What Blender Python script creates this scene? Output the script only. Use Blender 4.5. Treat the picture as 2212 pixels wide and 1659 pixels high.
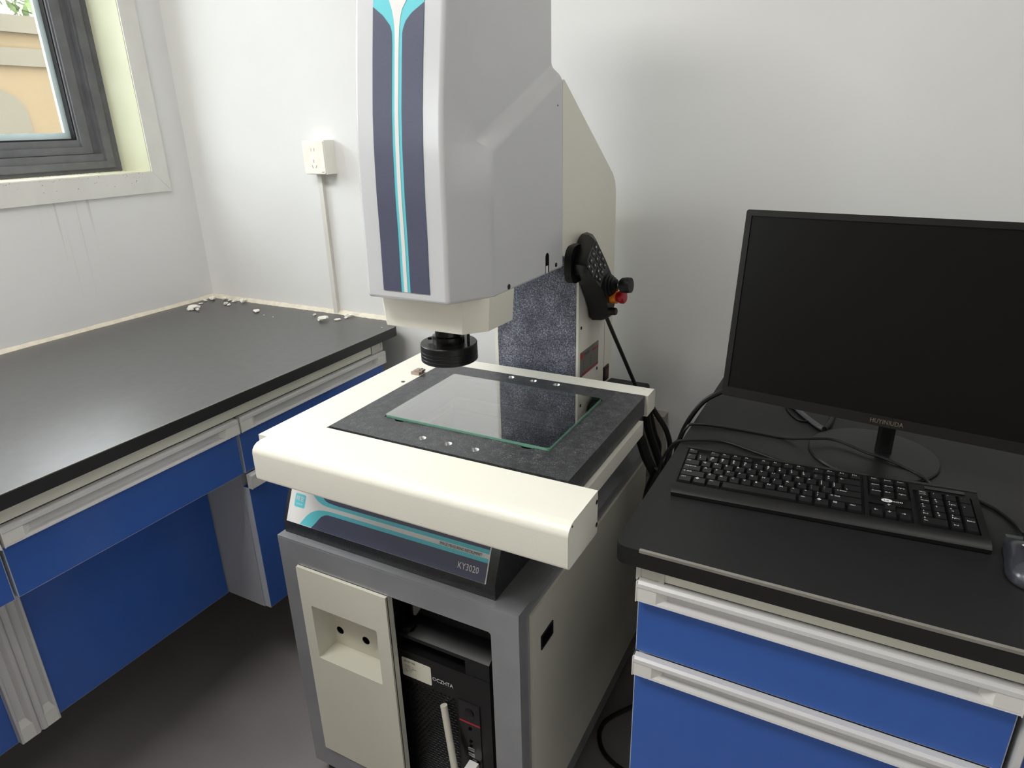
import bpy, bmesh, math, random
from mathutils import Vector, Matrix, geometry
random.seed(7)
S = bpy.context.scene
COL = S.collection
for o in list(bpy.data.objects): bpy.data.objects.remove(o)

# ---------------------------------------------------------------- camera
cam = bpy.data.cameras.new('camera'); cam.sensor_width = 36; cam.lens = 1461.4/2212*36
cam.clip_start = .02; cam.clip_end = 200
camo = bpy.data.objects.new('camera', cam); COL.objects.link(camo)
yaw, pitch, roll = [math.radians(a) for a in (-28.46, 21.08, -1.52)]
fw = Vector((math.sin(yaw)*math.cos(pitch), math.cos(yaw)*math.cos(pitch), -math.sin(pitch)))
rt = Vector((math.cos(yaw), -math.sin(yaw), 0)); up = rt.cross(fw)
r2 = rt*math.cos(roll)+up*math.sin(roll); u2 = up*math.cos(roll)-rt*math.sin(roll)
camo.matrix_world = Matrix(((r2.x, u2.x, -fw.x, 0), (r2.y, u2.y, -fw.y, 0), (r2.z, u2.z, -fw.z, 1.475), (0, 0, 0, 1)))
S.camera = camo

# ---------------------------------------------------------------- light
w = bpy.data.worlds.new('overcast_sky'); S.world = w; w.use_nodes = True
bg = w.node_tree.nodes['Background']; bg.inputs[0].default_value = (.93, .96, 1, 1); bg.inputs[1].default_value = 14.5
def area(name, loc, rot, sx, sy, power, color=(1, 1, 1), portal=False):
    l = bpy.data.lights.new(name, 'AREA'); l.shape = 'RECTANGLE'; l.size = sx; l.size_y = sy; l.energy = power; l.color = color
    if portal: l.cycles.is_portal = True
    o = bpy.data.objects.new(name, l); COL.objects.link(o); o.location = loc; o.rotation_euler = rot; return o
sun = bpy.data.lights.new('sun', 'SUN'); sun.energy = 2.0; sun.angle = .02; sun.color = (1, .95, .85)
suno = bpy.data.objects.new('sun', sun); COL.objects.link(suno); suno.location = (6, -6, 9)
suno.rotation_euler = Vector((-.55, .45, -.75)).to_track_quat('-Z', 'Y').to_euler()
area('window_portal', (-2.33, .86, 2.0), (0, math.radians(-90), 0), 1.3, 1.4, 1, portal=True)
area('window_portal', (-2.33, -1.83, 2.0), (0, math.radians(-90), 0), 1.3, 1.4, 1, portal=True)  # portal for the added unseen window
area('added_ceiling_fill', (-1.25, -.25, 2.93), (0, 0, 0), 1.2, .6, 42, (1, .985, .955))  # added overhead fill that lifts the front faces, no fixture modelled
area('added_ceiling_fill', (.7, .9, 2.93), (0, 0, 0), .6, .6, 6, (1, .98, .94))  # smaller added fill on the right, brightens the back wall
S.view_settings.view_transform = 'Standard'; S.view_settings.look = 'None'
S.view_settings.exposure = .16; S.view_settings.gamma = 1; S.view_settings.use_curve_mapping = False
S.cycles.max_bounces = 10; S.cycles.diffuse_bounces = 6; S.cycles.transparent_max_bounces = 16
S.cycles.use_denoising = True; S.cycles.sample_clamp_indirect = 8

# ---------------------------------------------------------------- materials
def lin(c):
    return tuple((v/255/12.92 if v/255 <= .04045 else ((v/255+.055)/1.055)**2.4) for v in c)+(1,)
MATS = {}
def mat(name, c, rough=.5, metal=0, spec=.5, var=.04, vs=6, bump=0, bs=300, c2=None, coat=0):
    m = bpy.data.materials.new(name); m.use_nodes = True; MATS[name] = m
    nt = m.node_tree; N = nt.nodes; L = nt.links; p = N['Principled BSDF']
    p.inputs['Roughness'].default_value = rough; p.inputs['Metallic'].default_value = metal
    p.inputs['Specular IOR Level'].default_value = spec
    if coat: p.inputs['Coat Weight'].default_value = coat; p.inputs['Coat Roughness'].default_value = .15
    tc = N.new('ShaderNodeTexCoord'); n = N.new('ShaderNodeTexNoise'); n.inputs['Scale'].default_value = vs; n.inputs['Detail'].default_value = 4
    L.new(tc.outputs['Object'], n.inputs['Vector'])
    r = N.new('ShaderNodeValToRGB'); a = lin(c)
    b = lin(c2) if c2 else tuple(min(1, x*(1+var)) for x in a[:3])+(1,)
    a2 = a if c2 else tuple(x*(1-var) for x in a[:3])+(1,)
    r.color_ramp.elements[0].color = a2; r.color_ramp.elements[1].color = b
    r.color_ramp.elements[0].position = .35; r.color_ramp.elements[1].position = .65
    L.new(n.outputs['Fac'], r.inputs['Fac']); L.new(r.outputs['Color'], p.inputs['Base Color'])
    if bump:
        n2 = N.new('ShaderNodeTexNoise'); n2.inputs['Scale'].default_value = bs; n2.inputs['Detail'].default_value = 3
        bp = N.new('ShaderNodeBump'); bp.inputs['Strength'].default_value = bump; bp.inputs['Distance'].default_value = .001
        L.new(tc.outputs['Object'], n2.inputs['Vector']); L.new(n2.outputs['Fac'], bp.inputs['Height']); L.new(bp.outputs['Normal'], p.inputs['Normal'])
    return m
def granite(name, c, cl, cd, scale=420, rough=.4, amt=.62, hi=.8):
    m = bpy.data.materials.new(name); m.use_nodes = True; nt = m.node_tree; N = nt.nodes; L = nt.links; p = N['Principled BSDF']
    p.inputs['Roughness'].default_value = rough; p.inputs['Specular IOR Level'].default_value = .6
    tc = N.new('ShaderNodeTexCoord')
    n = N.new('ShaderNodeTexNoise'); n.inputs['Scale'].default_value = scale; n.inputs['Detail'].default_value = 2; n.inputs['Roughness'].default_value = .6
    n3 = N.new('ShaderNodeTexNoise'); n3.inputs['Scale'].default_value = scale*.1; n3.inputs['Detail'].default_value = 5
    L.new(tc.outputs['Object'], n.inputs['Vector']); L.new(tc.outputs['Object'], n3.inputs['Vector'])
    r = N.new('ShaderNodeValToRGB'); e = r.color_ramp.elements
    e[0].position = .36; e[0].color = lin(cd); e[1].position = hi; e[1].color = lin(cl)
    k = e.new(.5); k.color = lin(c); k2 = e.new(amt); k2.color = lin(c)
    mx = N.new('ShaderNodeMath'); mx.operation = 'MULTIPLY_ADD'; mx.inputs[1].default_value = .35; 
    L.new(n3.outputs['Fac'], mx.inputs[0]); 
    ad = N.new('ShaderNodeMath'); ad.operation = 'ADD'; ad.inputs[1].default_value = -.175
    L.new(n.outputs['Fac'], mx.inputs[2]); L.new(mx.outputs[0], ad.inputs[0]); L.new(ad.outputs[0], r.inputs['Fac'])
    L.new(r.outputs['Color'], p.inputs['Base Color']); return m
M = {}
M['wall'] = mat('wall_paint', (226, 226, 225), .6, var=.012, vs=3, spec=.3)
M['wallwarm'] = mat('wall_paint_warm', (190, 176, 150), .6, var=.012, vs=3, spec=.3)
M['ceil'] = mat('ceiling_paint', (230, 230, 228), .8, var=.01)
M['floor'] = mat('floor_vinyl', (140, 136, 137), .45, var=.06, vs=5, spec=.4)
M['bench'] = mat('bench_laminate', (82, 81, 81), .34, var=.06, vs=40, spec=.6, bump=.03, bs=900)
M['benchedge'] = mat('bench_edge', (32, 32, 33), .45, var=.05)
M['desk'] = mat('desk_laminate', (29, 29, 30), .42, var=.05, vs=30, spec=.3, bump=.03, bs=900)
M['deskedge'] = mat('desk_edge', (14, 14, 14), .5)
M['worn'] = mat('worn_laminate_edge', (124, 121, 114), .5, var=.12, vs=20)
M['cream'] = mat('cream_steel', (221, 219, 206), .45, var=.02, spec=.4)
M['blue'] = mat('blue_laminate', (50, 94, 176), .26, var=.015, vs=25, spec=.6)
M['band'] = mat('edge_banding', (190, 196, 205), .5)
M['side'] = mat('grey_cabinet_board', (176, 178, 184), .55, var=.03)
M['handle'] = mat('handle_plastic', (205, 204, 204), .35, var=.02, spec=.5)
M['cap'] = mat('handle_cap_plastic', (222, 221, 216), .5, var=.02)
M['tubecap'] = mat('tube_cap_plastic', (196, 194, 186), .5)
M['sealant'] = mat('sealant', (222, 214, 196), .6, var=.08, vs=40, bump=.6, bs=60)
M['sill'] = mat('sill_panel', (216, 214, 190), .5, var=.05, vs=12)
M['reveal'] = mat('reveal_panel', (214, 216, 190), .45, var=.03, vs=6)
M['casing'] = mat('casing_panel', (222, 221, 216), .5, var=.03, vs=14)
M['frame'] = mat('window_aluminium', (104, 105, 110), .5, var=.12, vs=18, spec=.4)
M['rubber'] = mat('black_rubber', (16, 16, 16), .6)
M['bead'] = mat('glazing_bead', (196, 206, 208), .4)
M['rust'] = mat('grimy_joint', (120, 96, 60), .8, var=.5, vs=30)
M['yellow'] = mat('yellow_render', (72, 59, 37), .9, var=.05, vs=2)
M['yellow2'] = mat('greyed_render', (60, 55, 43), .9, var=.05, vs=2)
M['ground'] = mat('concrete_ground', (150, 145, 135), .9)
M['leaf'] = mat('leaf', (92, 108, 68), .6, var=.4, vs=8)
M['bark'] = mat('bark', (80, 62, 45), .9)
M['machgrey'] = mat('silver_grey_enamel', (202, 203, 206), .24, var=.01, spec=.85, bump=.08, bs=420)
M['machcream'] = mat('cream_enamel', (228, 225, 213), .38, var=.012, spec=.45, bump=.22, bs=260)
M['standcream'] = mat('stand_cream_enamel', (205, 202, 188), .4, var=.015, spec=.45, bump=.05, bs=300)
M['standgrey'] = mat('metallic_grey_enamel', (150, 151, 154), .27, metal=.35, var=.08, vs=7, spec=.5)
M['navy'] = mat('slate_film', (78, 80, 102), .35, var=.06, vs=500, spec=.5)
M['teal'] = mat('teal_print', (98, 200, 212), .4, var=.01)
M['offwhite'] = mat('white_print', (226, 224, 222), .4, var=.01)
M['granite'] = granite('stage_granite', (60, 61, 63), (168, 170, 174), (34, 35, 37), 700, .40, .6, .84)
M['granitecol'] = granite('column_granite', (98, 101, 115), (186, 188, 202), (54, 56, 68), 330, .5, .54, .76)
M['granitebase'] = granite('base_granite', (38, 39, 41), (120, 124, 128), (22, 23, 25), 600, .35, .62, .86)
M['granitetop'] = granite('base_top_granite', (140, 152, 147), (245, 250, 248), (80, 92, 90), 330, .4, .54, .74)
M['black'] = mat('black_plastic', (17, 17, 18), .42, spec=.4)
M['blackgloss'] = mat('black_gloss', (12, 12, 13), .2, spec=.5)
M['blackanod'] = mat('black_anodised', (26, 26, 28), .33, metal=.3, spec=.5)
M['dark'] = mat('dark_void', (7, 7, 7), .9, spec=.1)
M['steel'] = mat('bright_steel', (190, 190, 190), .3, metal=1, var=.05)
M['copper'] = mat('brushed_nickel', (176, 160, 150), .35, metal=.8, var=.05)
M['bezel'] = mat('monitor_bezel', (22, 22, 22), .38, spec=.4, bump=.04, bs=800)
M['screen'] = mat('monitor_screen', (9, 9, 11), .35, spec=.25)
M['keyplastic'] = mat('key_plastic', (26, 26, 27), .36, spec=.5, bump=.05, bs=1200)
M['print'] = mat('legend_print', (225, 225, 225), .5)
M['goldprint'] = mat('pale_gold_print', (112, 102, 88), .5)
M['mouse'] = mat('mouse_plastic', (46, 47, 54), .26, spec=.6, coat=.3)
M['cable'] = mat('cable_sheath', (13, 13, 13), .45)
M['greycable'] = mat('grey_cable_sheath', (96, 96, 98), .4)
M['socket'] = mat('socket_plastic', (240, 238, 230), .35, var=.012)
M['socketgrime'] = mat('socket_plate', (244, 242, 236), .35, c2=(240, 234, 222), vs=30)
M['conduit'] = mat('conduit_plastic', (214, 211, 205), .45)
M['slot'] = mat('socket_slot', (40, 38, 36), .7)
M['plaster'] = mat('plaster', (238, 235, 228), .85, var=.04, vs=60)
M['red'] = mat('red_plastic', (176, 22, 40), .3)
M['orange'] = mat('orange_plastic', (240, 140, 20), .4)
M['redprint'] = mat('red_print', (165, 34, 46), .45)
M['darkred'] = mat('dark_red_rocker', (58, 14, 16), .4)
M['platemetal'] = mat('nameplate_metal', (120, 118, 112), .4, metal=.4)
M['ink'] = mat('black_ink', (30, 30, 32), .6)
M['paper'] = mat('sticker_paper', (214, 212, 198), .6)
M['padgrey'] = mat('keypad_film', (66, 68, 70), .45)
M['wallbox'] = mat('grey_wall_box', (150, 146, 136), .5)
# walls below the window carry rain streaks
def wall_left_mat():
    m = mat('wall_paint_streaked', (226, 226, 226), .6, var=.012, vs=3, spec=.3); nt = m.node_tree; N = nt.nodes; L = nt.links; p = N['Principled BSDF']
    src = p.inputs['Base Color'].links[0].from_socket; tc = [n for n in N if n.type == 'TEX_COORD'][0]
    g = N.new('ShaderNodeNewGeometry'); mp = N.new('ShaderNodeMapping'); mp.inputs['Scale'].default_value = (1, 55, 1.2)
    n = N.new('ShaderNodeTexNoise'); n.inputs['Scale'].default_value = 1; n.inputs['Detail'].default_value = 2
    L.new(g.outputs['Position'], mp.inputs['Vector']); L.new(mp.outputs['Vector'], n.inputs['Vector'])
    r = N.new('ShaderNodeValToRGB'); r.color_ramp.elements[0].position = .6; r.color_ramp.elements[1].position = .72
    L.new(n.outputs['Fac'], r.inputs['Fac'])
    sx = N.new('ShaderNodeSeparateXYZ'); L.new(g.outputs['Position'], sx.inputs[0])
    def mr(sock, a, b):
        q = N.new('ShaderNodeMapRange'); q.inputs[1].default_value = a; q.inputs[2].default_value = b; L.new(sock, q.inputs[0]); return q.outputs[0]
    def mul(a, b):
        q = N.new('ShaderNodeMath'); q.operation = 'MULTIPLY'
        L.new(a, q.inputs[0])
        if isinstance(b, float): q.inputs[1].default_value = b
        else: L.new(b, q.inputs[1])
        return q.outputs[0]
    f = mul(mul(mul(r.outputs['Color'], mr(sx.outputs[2], .93, 1.26)), mul(mr(sx.outputs[1], 1.12, 1.2), mr(sx.outputs[1], 1.42, 1.34))), .4)
    mx = N.new('ShaderNodeMix'); mx.data_type = 'RGBA'; L.new(f, mx.inputs[0]); L.new(src, mx.inputs[6]); mx.inputs[7].default_value = lin((140, 132, 120))
    L.new(mx.outputs[2], p.inputs['Base Color']); return m
M['wall_left'] = wall_left_mat()
def thin_glass(name, tint, refl=1.0, ior=1.5):
    m = bpy.data.materials.new(name); m.use_nodes = True; nt = m.node_tree; N = nt.nodes; L = nt.links
    for n in list(N): N.remove(n)
    o = N.new('ShaderNodeOutputMaterial'); t = N.new('ShaderNodeBsdfTransparent'); t.inputs[0].default_value = tint+(1,)
    g = N.new('ShaderNodeBsdfGlossy'); g.inputs['Roughness'].default_value = .01; f = N.new('ShaderNodeFresnel'); f.inputs[0].default_value = ior
    mu = N.new('ShaderNodeMath'); mu.operation = 'MULTIPLY'; mu.inputs[1].default_value = refl; mu.use_clamp = True; L.new(f.outputs[0], mu.inputs[0])
    mx = N.new('ShaderNodeMixShader'); L.new(mu.outputs[0], mx.inputs[0]); L.new(t.outputs[0], mx.inputs[1]); L.new(g.outputs[0], mx.inputs[2]); L.new(mx.outputs[0], o.inputs[0]); return m
M['pane'] = thin_glass('window_glass', (.96, .98, .97), .6)
M['stageglass'] = thin_glass('stage_glass', (.78, .90, .86), 4.0, 1.6)
M['glassedge'] = mat('glass_edge', (112, 160, 140), .15, spec=.6)

# ---------------------------------------------------------------- builders
def TR(v): return Vector((v[0]*1.18, v[1]*1.18, (v[2]-.05)*1.18))      # room and furniture
def TM(v): return Vector(v)*1.1346                                     # the instrument and its stand
ORG = {}
def new(): return bmesh.new()
def quad(bm, pts): return bm.faces.new([bm.verts.new(p) for p in pts])
def box(bm, x0, x1, y0, y1, z0, z1):
    v = [bm.verts.new(p) for p in ((x0,y0,z0),(x1,y0,z0),(x1,y1,z0),(x0,y1,z0),(x0,y0,z1),(x1,y0,z1),(x1,y1,z1),(x0,y1,z1))]
    for f in ((0,3,2,1),(4,5,6,7),(0,1,5,4),(1,2,6,5),(2,3,7,6),(3,0,4,7)): bm.faces.new([v[i] for i in f])
    return bm
def plate(bm, outer, holes, f, w0, w1):
    loops = [outer]+list(holes)
    tri = geometry.tessellate_polygon([[Vector((u, v, 0)) for u, v in l] for l in loops])
    flat = [p for l in loops for p in l]
    a = [bm.verts.new(f(u, v, w0)) for u, v in flat]; b = [bm.verts.new(f(u, v, w1)) for u, v in flat]
    for t in tri:
        try: bm.faces.new([a[i] for i in t]); bm.faces.new([b[i] for i in reversed(t)])
        except ValueError: pass
    k = 0
    for l in loops:
        n = len(l)
        for i in range(n):
            j = (i+1) % n; bm.faces.new([a[k+i], a[k+j], b[k+j], b[k+i]])
        k += n
    return bm
def flat(bm, poly, f):
    tri = geometry.tessellate_polygon([[Vector((u, v, 0)) for u, v in poly]]); vs = [bm.verts.new(f(u, v)) for u, v in poly]
    for t in tri: bm.faces.new([vs[i] for i in t])
    return bm
def prism(bm, poly, f, w0, w1): return plate(bm, poly, [], f, w0, w1)
XZ = lambda u, v, w: (u, w, v)      # polygon in x,z, extruded along y
YZ = lambda u, v, w: (w, u, v)      # polygon in y,z, extruded along x
XY = lambda u, v, w: (u, v, w)      # polygon in x,y, extruded along z
def rect(u0, u1, v0, v1): return [(u0, v0), (u1, v0), (u1, v1), (u0, v1)]
def rrect(u0, u1, v0, v1, r, n=4):
    o = []
    for cx, cy, a0 in ((u1-r, v0+r, -90), (u1-r, v1-r, 0), (u0+r, v1-r, 90), (u0+r, v0+r, 180)):
        for i in range(n+1):
            a = math.radians(a0+90*i/n); o.append((cx+r*math.cos(a), cy+r*math.sin(a)))
    return o
def circ(cx, cy, r, n=16): return [(cx+r*math.cos(2*math.pi*i/n), cy+r*math.sin(2*math.pi*i/n)) for i in range(n)]
def lathe(bm, prof, c, axis, n=32, closed=False):
    a = Vector(axis).normalized(); t = Vector((1, 0, 0)) if abs(a.x) < .9 else Vector((0, 1, 0)); e1 = a.cross(t).normalized(); e2 = a.cross(e1); c = Vector(c)
    rings = []
    for r, h in prof:
        if r < 1e-6: rings.append([bm.verts.new(c+a*h)])
        else: rings.append([bm.verts.new(c+a*h+(e1*math.cos(2*math.pi*i/n)+e2*math.sin(2*math.pi*i/n))*r) for i in range(n)])
    rr = list(zip(rings, rings[1:]))
    if closed: rr.append((rings[-1], rings[0]))
    for p, q in rr:
        for i in range(n):
            j = (i+1) % n
            if len(p) == 1 and len(q) == 1: continue
            if len(p) == 1: bm.faces.new([p[0], q[i], q[j]])
            elif len(q) == 1: bm.faces.new([p[i], p[j], q[0]])
            else: bm.faces.new([p[i], p[j], q[j], q[i]])
    return bm
def cyl(bm, c, axis, r, h, n=24): return lathe(bm, [(0, 0), (r, 0), (r, h), (0, h)], c, axis, n)
def spline(pts, k=8):
    P = [Vector(p) for p in pts]; P = [P[0]*2-P[1]]+P+[P[-1]*2-P[-2]]; o = []
    for i in range(1, len(P)-2):
        for j in range(k):
            t = j/k; a, b, c, d = P[i-1], P[i], P[i+1], P[i+2]
            o.append(.5*((2*b)+(c-a)*t+(2*a-5*b+4*c-d)*t*t+(3*b-a-3*c+d)*t**3))
    return o+[P[-2]]
def tube(bm, pts, r, n=8, k=8):
    P = spline(pts, k) if k > 1 else [Vector(p) for p in pts]; prev = None; N = None
    for i, p in enumerate(P):
        t = (P[min(i+1, len(P)-1)]-P[max(i-1, 0)]).normalized()
        if N is None: N = t.cross(Vector((0, 0, 1)) if abs(t.z) < .9 else Vector((1, 0, 0))).normalized()
        N = (N-t*N.dot(t)).normalized(); B = t.cross(N)
        ring = [bm.verts.new(p+(N*math.cos(2*math.pi*j/n)+B*math.sin(2*math.pi*j/n))*r) for j in range(n)]
        if prev:
            for j in range(n): bm.faces.new([prev[j], prev[(j+1) % n], ring[(j+1) % n], ring[j]])
        else: bm.faces.new(ring[::-1])
        prev = ring
    bm.faces.new(prev); return bm
def finish(bm, name, m, T, org, bevel=0, segs=2, ang=30, smooth=True, recalc=True):
    if bevel:
        es = [e for e in bm.edges if len(e.link_faces) == 2 and e.calc_face_angle(0) > math.radians(ang)]
        bmesh.ops.bevel(bm, geom=es, offset=bevel, segments=segs, affect='EDGES', profile=.5, clamp_overlap=True)
    for v in bm.verts: v.co = T(v.co)-org
    if recalc: bmesh.ops.recalc_face_normals(bm, faces=bm.faces)
    me = bpy.data.meshes.new(name); bm.to_mesh(me); bm.free(); me.materials.append(m)
    if smooth:
        me.polygons.foreach_set('use_smooth', [True]*len(me.polygons)); me.set_sharp_from_angle(angle=math.radians(32))
    return me
def meta(o, label=None, cat=None, group=None, kind=None):
    for k, v in (('label', label), ('category', cat), ('group', group), ('kind', kind)):
        if v: o[k] = v
    return o
def obj(name, bm, m, parent=None, T=TR, bevel=0, segs=2, ang=30, label=None, cat=None, group=None, kind=None, local=False, smooth=True):
    """one mesh object; a part keeps its thing's origin, a lone thing gets its own base as origin"""
    m = M[m] if isinstance(m, str) else m
    if parent: org = Vector((0, 0, 0)) if local else ORG[parent.name]
    else:
        cs = [T(v.co) for v in bm.verts]
        org = Vector(((min(c.x for c in cs)+max(c.x for c in cs))/2, (min(c.y for c in cs)+max(c.y for c in cs))/2, min(c.z for c in cs)))
    o = bpy.data.objects.new(name, finish(bm, name, m, T, org, bevel, segs, ang, smooth)); COL.objects.link(o)
    if parent: o.parent = parent
    else: o.location = org
    if bevel: o.modifiers.new('weighted_normals', 'WEIGHTED_NORMAL').keep_sharp = True
    ORG[o.name] = org
    return meta(o, label, cat, group, kind)
def thing(name, loc, T=TR, label=None, cat=None, group=None, kind=None, rot=None, world=None):
    o = bpy.data.objects.new(name, None); COL.objects.link(o); o.empty_display_size = .05
    p = world if world is not None else T(loc); o.location = p; ORG[o.name] = p
    if rot: o.rotation_euler = rot
    return meta(o, label, cat, group, kind)
def text(name, s, size, o, ux, uy, m, parent, T=TR, align='LEFT', local=False, lift=None, squash=1.0, res=2):
    c = bpy.data.curves.new(name, 'FONT'); c.body = s; c.size = 1; c.align_x = align; c.resolution_u = res
    t = bpy.data.objects.new('tmp', c); me = bpy.data.meshes.new_from_object(t); bpy.data.objects.remove(t); bpy.data.curves.remove(c)
    ux, uy = Vector(ux), Vector(uy); org = Vector((0, 0, 0)) if local else ORG[parent.name]; o = Vector(o)
    for v in me.vertices: v.co = T(o+ux*(v.co.x*size*squash)+uy*(v.co.y*size))-org
    me.materials.clear(); me.materials.append(M[m]); ob = bpy.data.objects.new(name, me); me.name = name; COL.objects.link(ob); ob.parent = parent; ORG[ob.name] = org
    return ob
def joined_text(name, items, m, parent, T, local=False):
    vs, fs = [], []; org = Vector((0, 0, 0)) if local else ORG[parent.name]
    for s, size, o, ux, uy, align in items:
        c = bpy.data.curves.new('t', 'FONT'); c.body = s; c.size = 1; c.align_x = align; c.resolution_u = 1
        t = bpy.data.objects.new('t', c); me = bpy.data.meshes.new_from_object(t); bpy.data.objects.remove(t); bpy.data.curves.remove(c)
        k = len(vs); ux, uy, o = Vector(ux), Vector(uy), Vector(o)
        vs += [T(o+ux*(v.co.x*size)+uy*(v.co.y*size))-org for v in me.vertices]; fs += [[k+i for i in p.vertices] for p in me.polygons]; bpy.data.meshes.remove(me)
    me = bpy.data.meshes.new(name); me.from_pydata(vs, [], fs); me.materials.append(M[m]); ob = bpy.data.objects.new(name, me); COL.objects.link(ob); ob.parent = parent; ORG[ob.name] = org
    return ob
def B(*a): return box(new(), *a)

# ================================================================ room shell
XW, YW = -1.8326, 1.4112
ZT, XR, YF, ZC = .785, 1.15, -2.6, 2.55
obj('floor', B(XW, XR, YF, YW, .03, .05), 'floor', kind='structure')
obj('ceiling', B(XW-.24, XR+.1, YF-.1, YW+.1, ZC, ZC+.1), 'ceil', kind='structure')
obj('wall_back', B(XW-.24, XR+.1, YW, YW+.12, 0, ZC), 'wall', kind='structure')
obj('wall_right', B(XR, XR+.1, YF, YW, 0, ZC), 'wall', kind='structure')
obj('wall_front', B(XW-.24, XR+.1, YF-.1, YF, 0, ZC), 'wallwarm', kind='structure')
WY0, WY1, WZ0, WZ1 = .18, 1.282, 1.198, 2.25
V0_, V1_ = -2.1, -1.0
obj('wall_left', plate(new(), rect(YF, YW, 0, ZC), [rect(WY0, WY1, WZ0, WZ1), rect(V0_, V1_, WZ0, WZ1)], YZ, XW-.24, XW), 'wall_left', kind='structure')
# sealant along the bench
bm = new(); n = 60
def sealbead(p0, p1, nrm):
    bm = new(); prev = None
    for i in range(81):
        t = i/80; p = Vector(p0).lerp(Vector(p1), t); j = random.uniform(-.0012, .0012); a = .0075+j; h = .009+random.uniform(-.001, .001)
        r = [bm.verts.new(p+Vector(nrm)*a), bm.verts.new(p+Vector(nrm)*a*.45+Vector((0, 0, h*.6))), bm.verts.new(p+Vector((0, 0, h))), bm.verts.new(p)]
        if prev:
            for k in range(4): bm.faces.new([prev[k], prev[(k+1) % 4], r[(k+1) % 4], r[k]])
        else: bm.faces.new(r)
        prev = r
    bm.faces.new(prev[::-1]); return bm
obj('trim_1', sealbead((XW, -.9, .81), (XW, YW, .81), (1, 0, 0)), 'sealant', kind='structure')
obj('trim_2', sealbead((XW, YW, .81), (-1.115, YW, .81), (0, -1.6, 0)), 'sealant', kind='structure')

# window
win = thing('window_1', (XW, .73, WZ0), kind='structure')
FX = XW-.125
def ring(bm, y0, y1, z0, z1, t, x0, x1, tb=None):
    tb = tb or t
    return plate(bm, rect(y0, y1, z0, z1), [rect(y0+t, y1-t, z0+tb, z1-t)], YZ, x0, x1)
obj('sill', B(FX, XW+.002, WY0+.0005, WY1-.0005, WZ0-.012, WZ0+.0018), 'sill', win)
bm = new(); box(bm, FX, XW+.002, WY1-.001, WY1+.008, WZ0, WZ1); obj('reveal', bm, 'reveal', win)
bm = new(); box(bm, FX, XW+.002, WY0-.008, WY0+.001, WZ0, WZ1); box(bm, FX, XW+.002, WY0, WY1, WZ1-.001, WZ1+.008); obj('reveal', bm, 'reveal', win)
cw = .05
def casing(poly): obj('casing', prism(new(), poly, YZ, XW, XW+.006), 'casing', win, bevel=.0012)
casing([(WY0, WZ0), (WY1, WZ0), (WY1+cw, WZ0-cw-.006), (WY0-cw, WZ0-cw-.006)])
casing([(WY1+.0006, WZ0), (WY1+.0006, WZ1), (WY1+cw, WZ1+cw), (WY1+cw, WZ0-cw-.005)])
casing([(WY0-.0006, WZ0), (WY0-cw, WZ0-cw-.005), (WY0-cw, WZ1+cw), (WY0-.0006, WZ1)])
casing([(WY0, WZ1+.0006), (WY0-cw, WZ1+cw), (WY1+cw, WZ1+cw), (WY1, WZ1+.0006)])
obj('outer_frame', ring(new(), WY0, WY1-.0015, WZ0+.001, WZ1, .049, FX-.06, FX+.002, .0495), 'frame', win, bevel=.002)
obj('frame_lip', ring(new(), WY0+.012, WY1-.022, WZ0+.013, WZ1-.012, .022, FX, FX+.008, .018), 'frame', win, bevel=.0015)
for i, (a, b) in enumerate(((WY0+.047, .735), (.745, WY1-.048))):
    obj('sash', ring(new(), a, b, WZ0+.048, WZ1-.047, .052, FX-.045, FX-.012, .04), 'frame', win, bevel=.002)
    obj('sash_lip', ring(new(), a+.004, b-.022, WZ0+.052, WZ1-.053, .026, FX-.012, FX-.006, .018), 'frame', win, bevel=.001)
    obj('gasket', ring(new(), a+.049, b-.049, WZ0+.086, WZ1-.097, .006, FX-.036, FX-.018), 'rubber', win)
    obj('glazing_bead', ring(new(), a+.052, b-.052, WZ0+.088, WZ1-.098, .017, FX-.046, FX-.037, .02), 'bead', win)
    p = B(FX-.030, FX-.029, a+.052, b-.052, WZ0+.088, WZ1-.098); obj('pane', p, 'pane', win)
bm = new()
for i in range(60):
    y = random.uniform(.5, WY1); d = random.random()**1.6*.03; s = random.uniform(.0006, .002)
    box(bm, FX+.009+d, FX+.009+d+s*.8, y-s, y+s, WZ0+.0016, WZ0+.0024)
for i in range(60):
    y = random.uniform(.75, WY1-.03); s = random.uniform(.0003, .0010); z = WZ0-random.random()**2.5*.03-.002
    box(bm, XW+.0058, XW+.0063, y-s, y+s*1.3, z-s, z+s*.6)
obj('dirt_specks', bm, 'rust', win, kind='stuff')

wi2 = thing('added_window', (XW, -1.5, WZ0), kind='structure')  # unseen window, added to bring in more light from the front left
obj('outer_frame', ring(new(), V0_, V1_, WZ0, WZ1, .046, FX-.06, FX+.002), 'frame', wi2, bevel=.002)  # frame of the added unseen window
obj('sash', ring(new(), V0_+.047, V1_-.047, WZ0+.047, WZ1-.047, .052, FX-.045, FX-.012), 'frame', wi2, bevel=.002)  # sash of the added unseen window
obj('pane', B(FX-.030, FX-.029, V0_+.09, V1_-.09, WZ0+.09, WZ1-.09), 'pane', wi2)  # pane of the added unseen window
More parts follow.
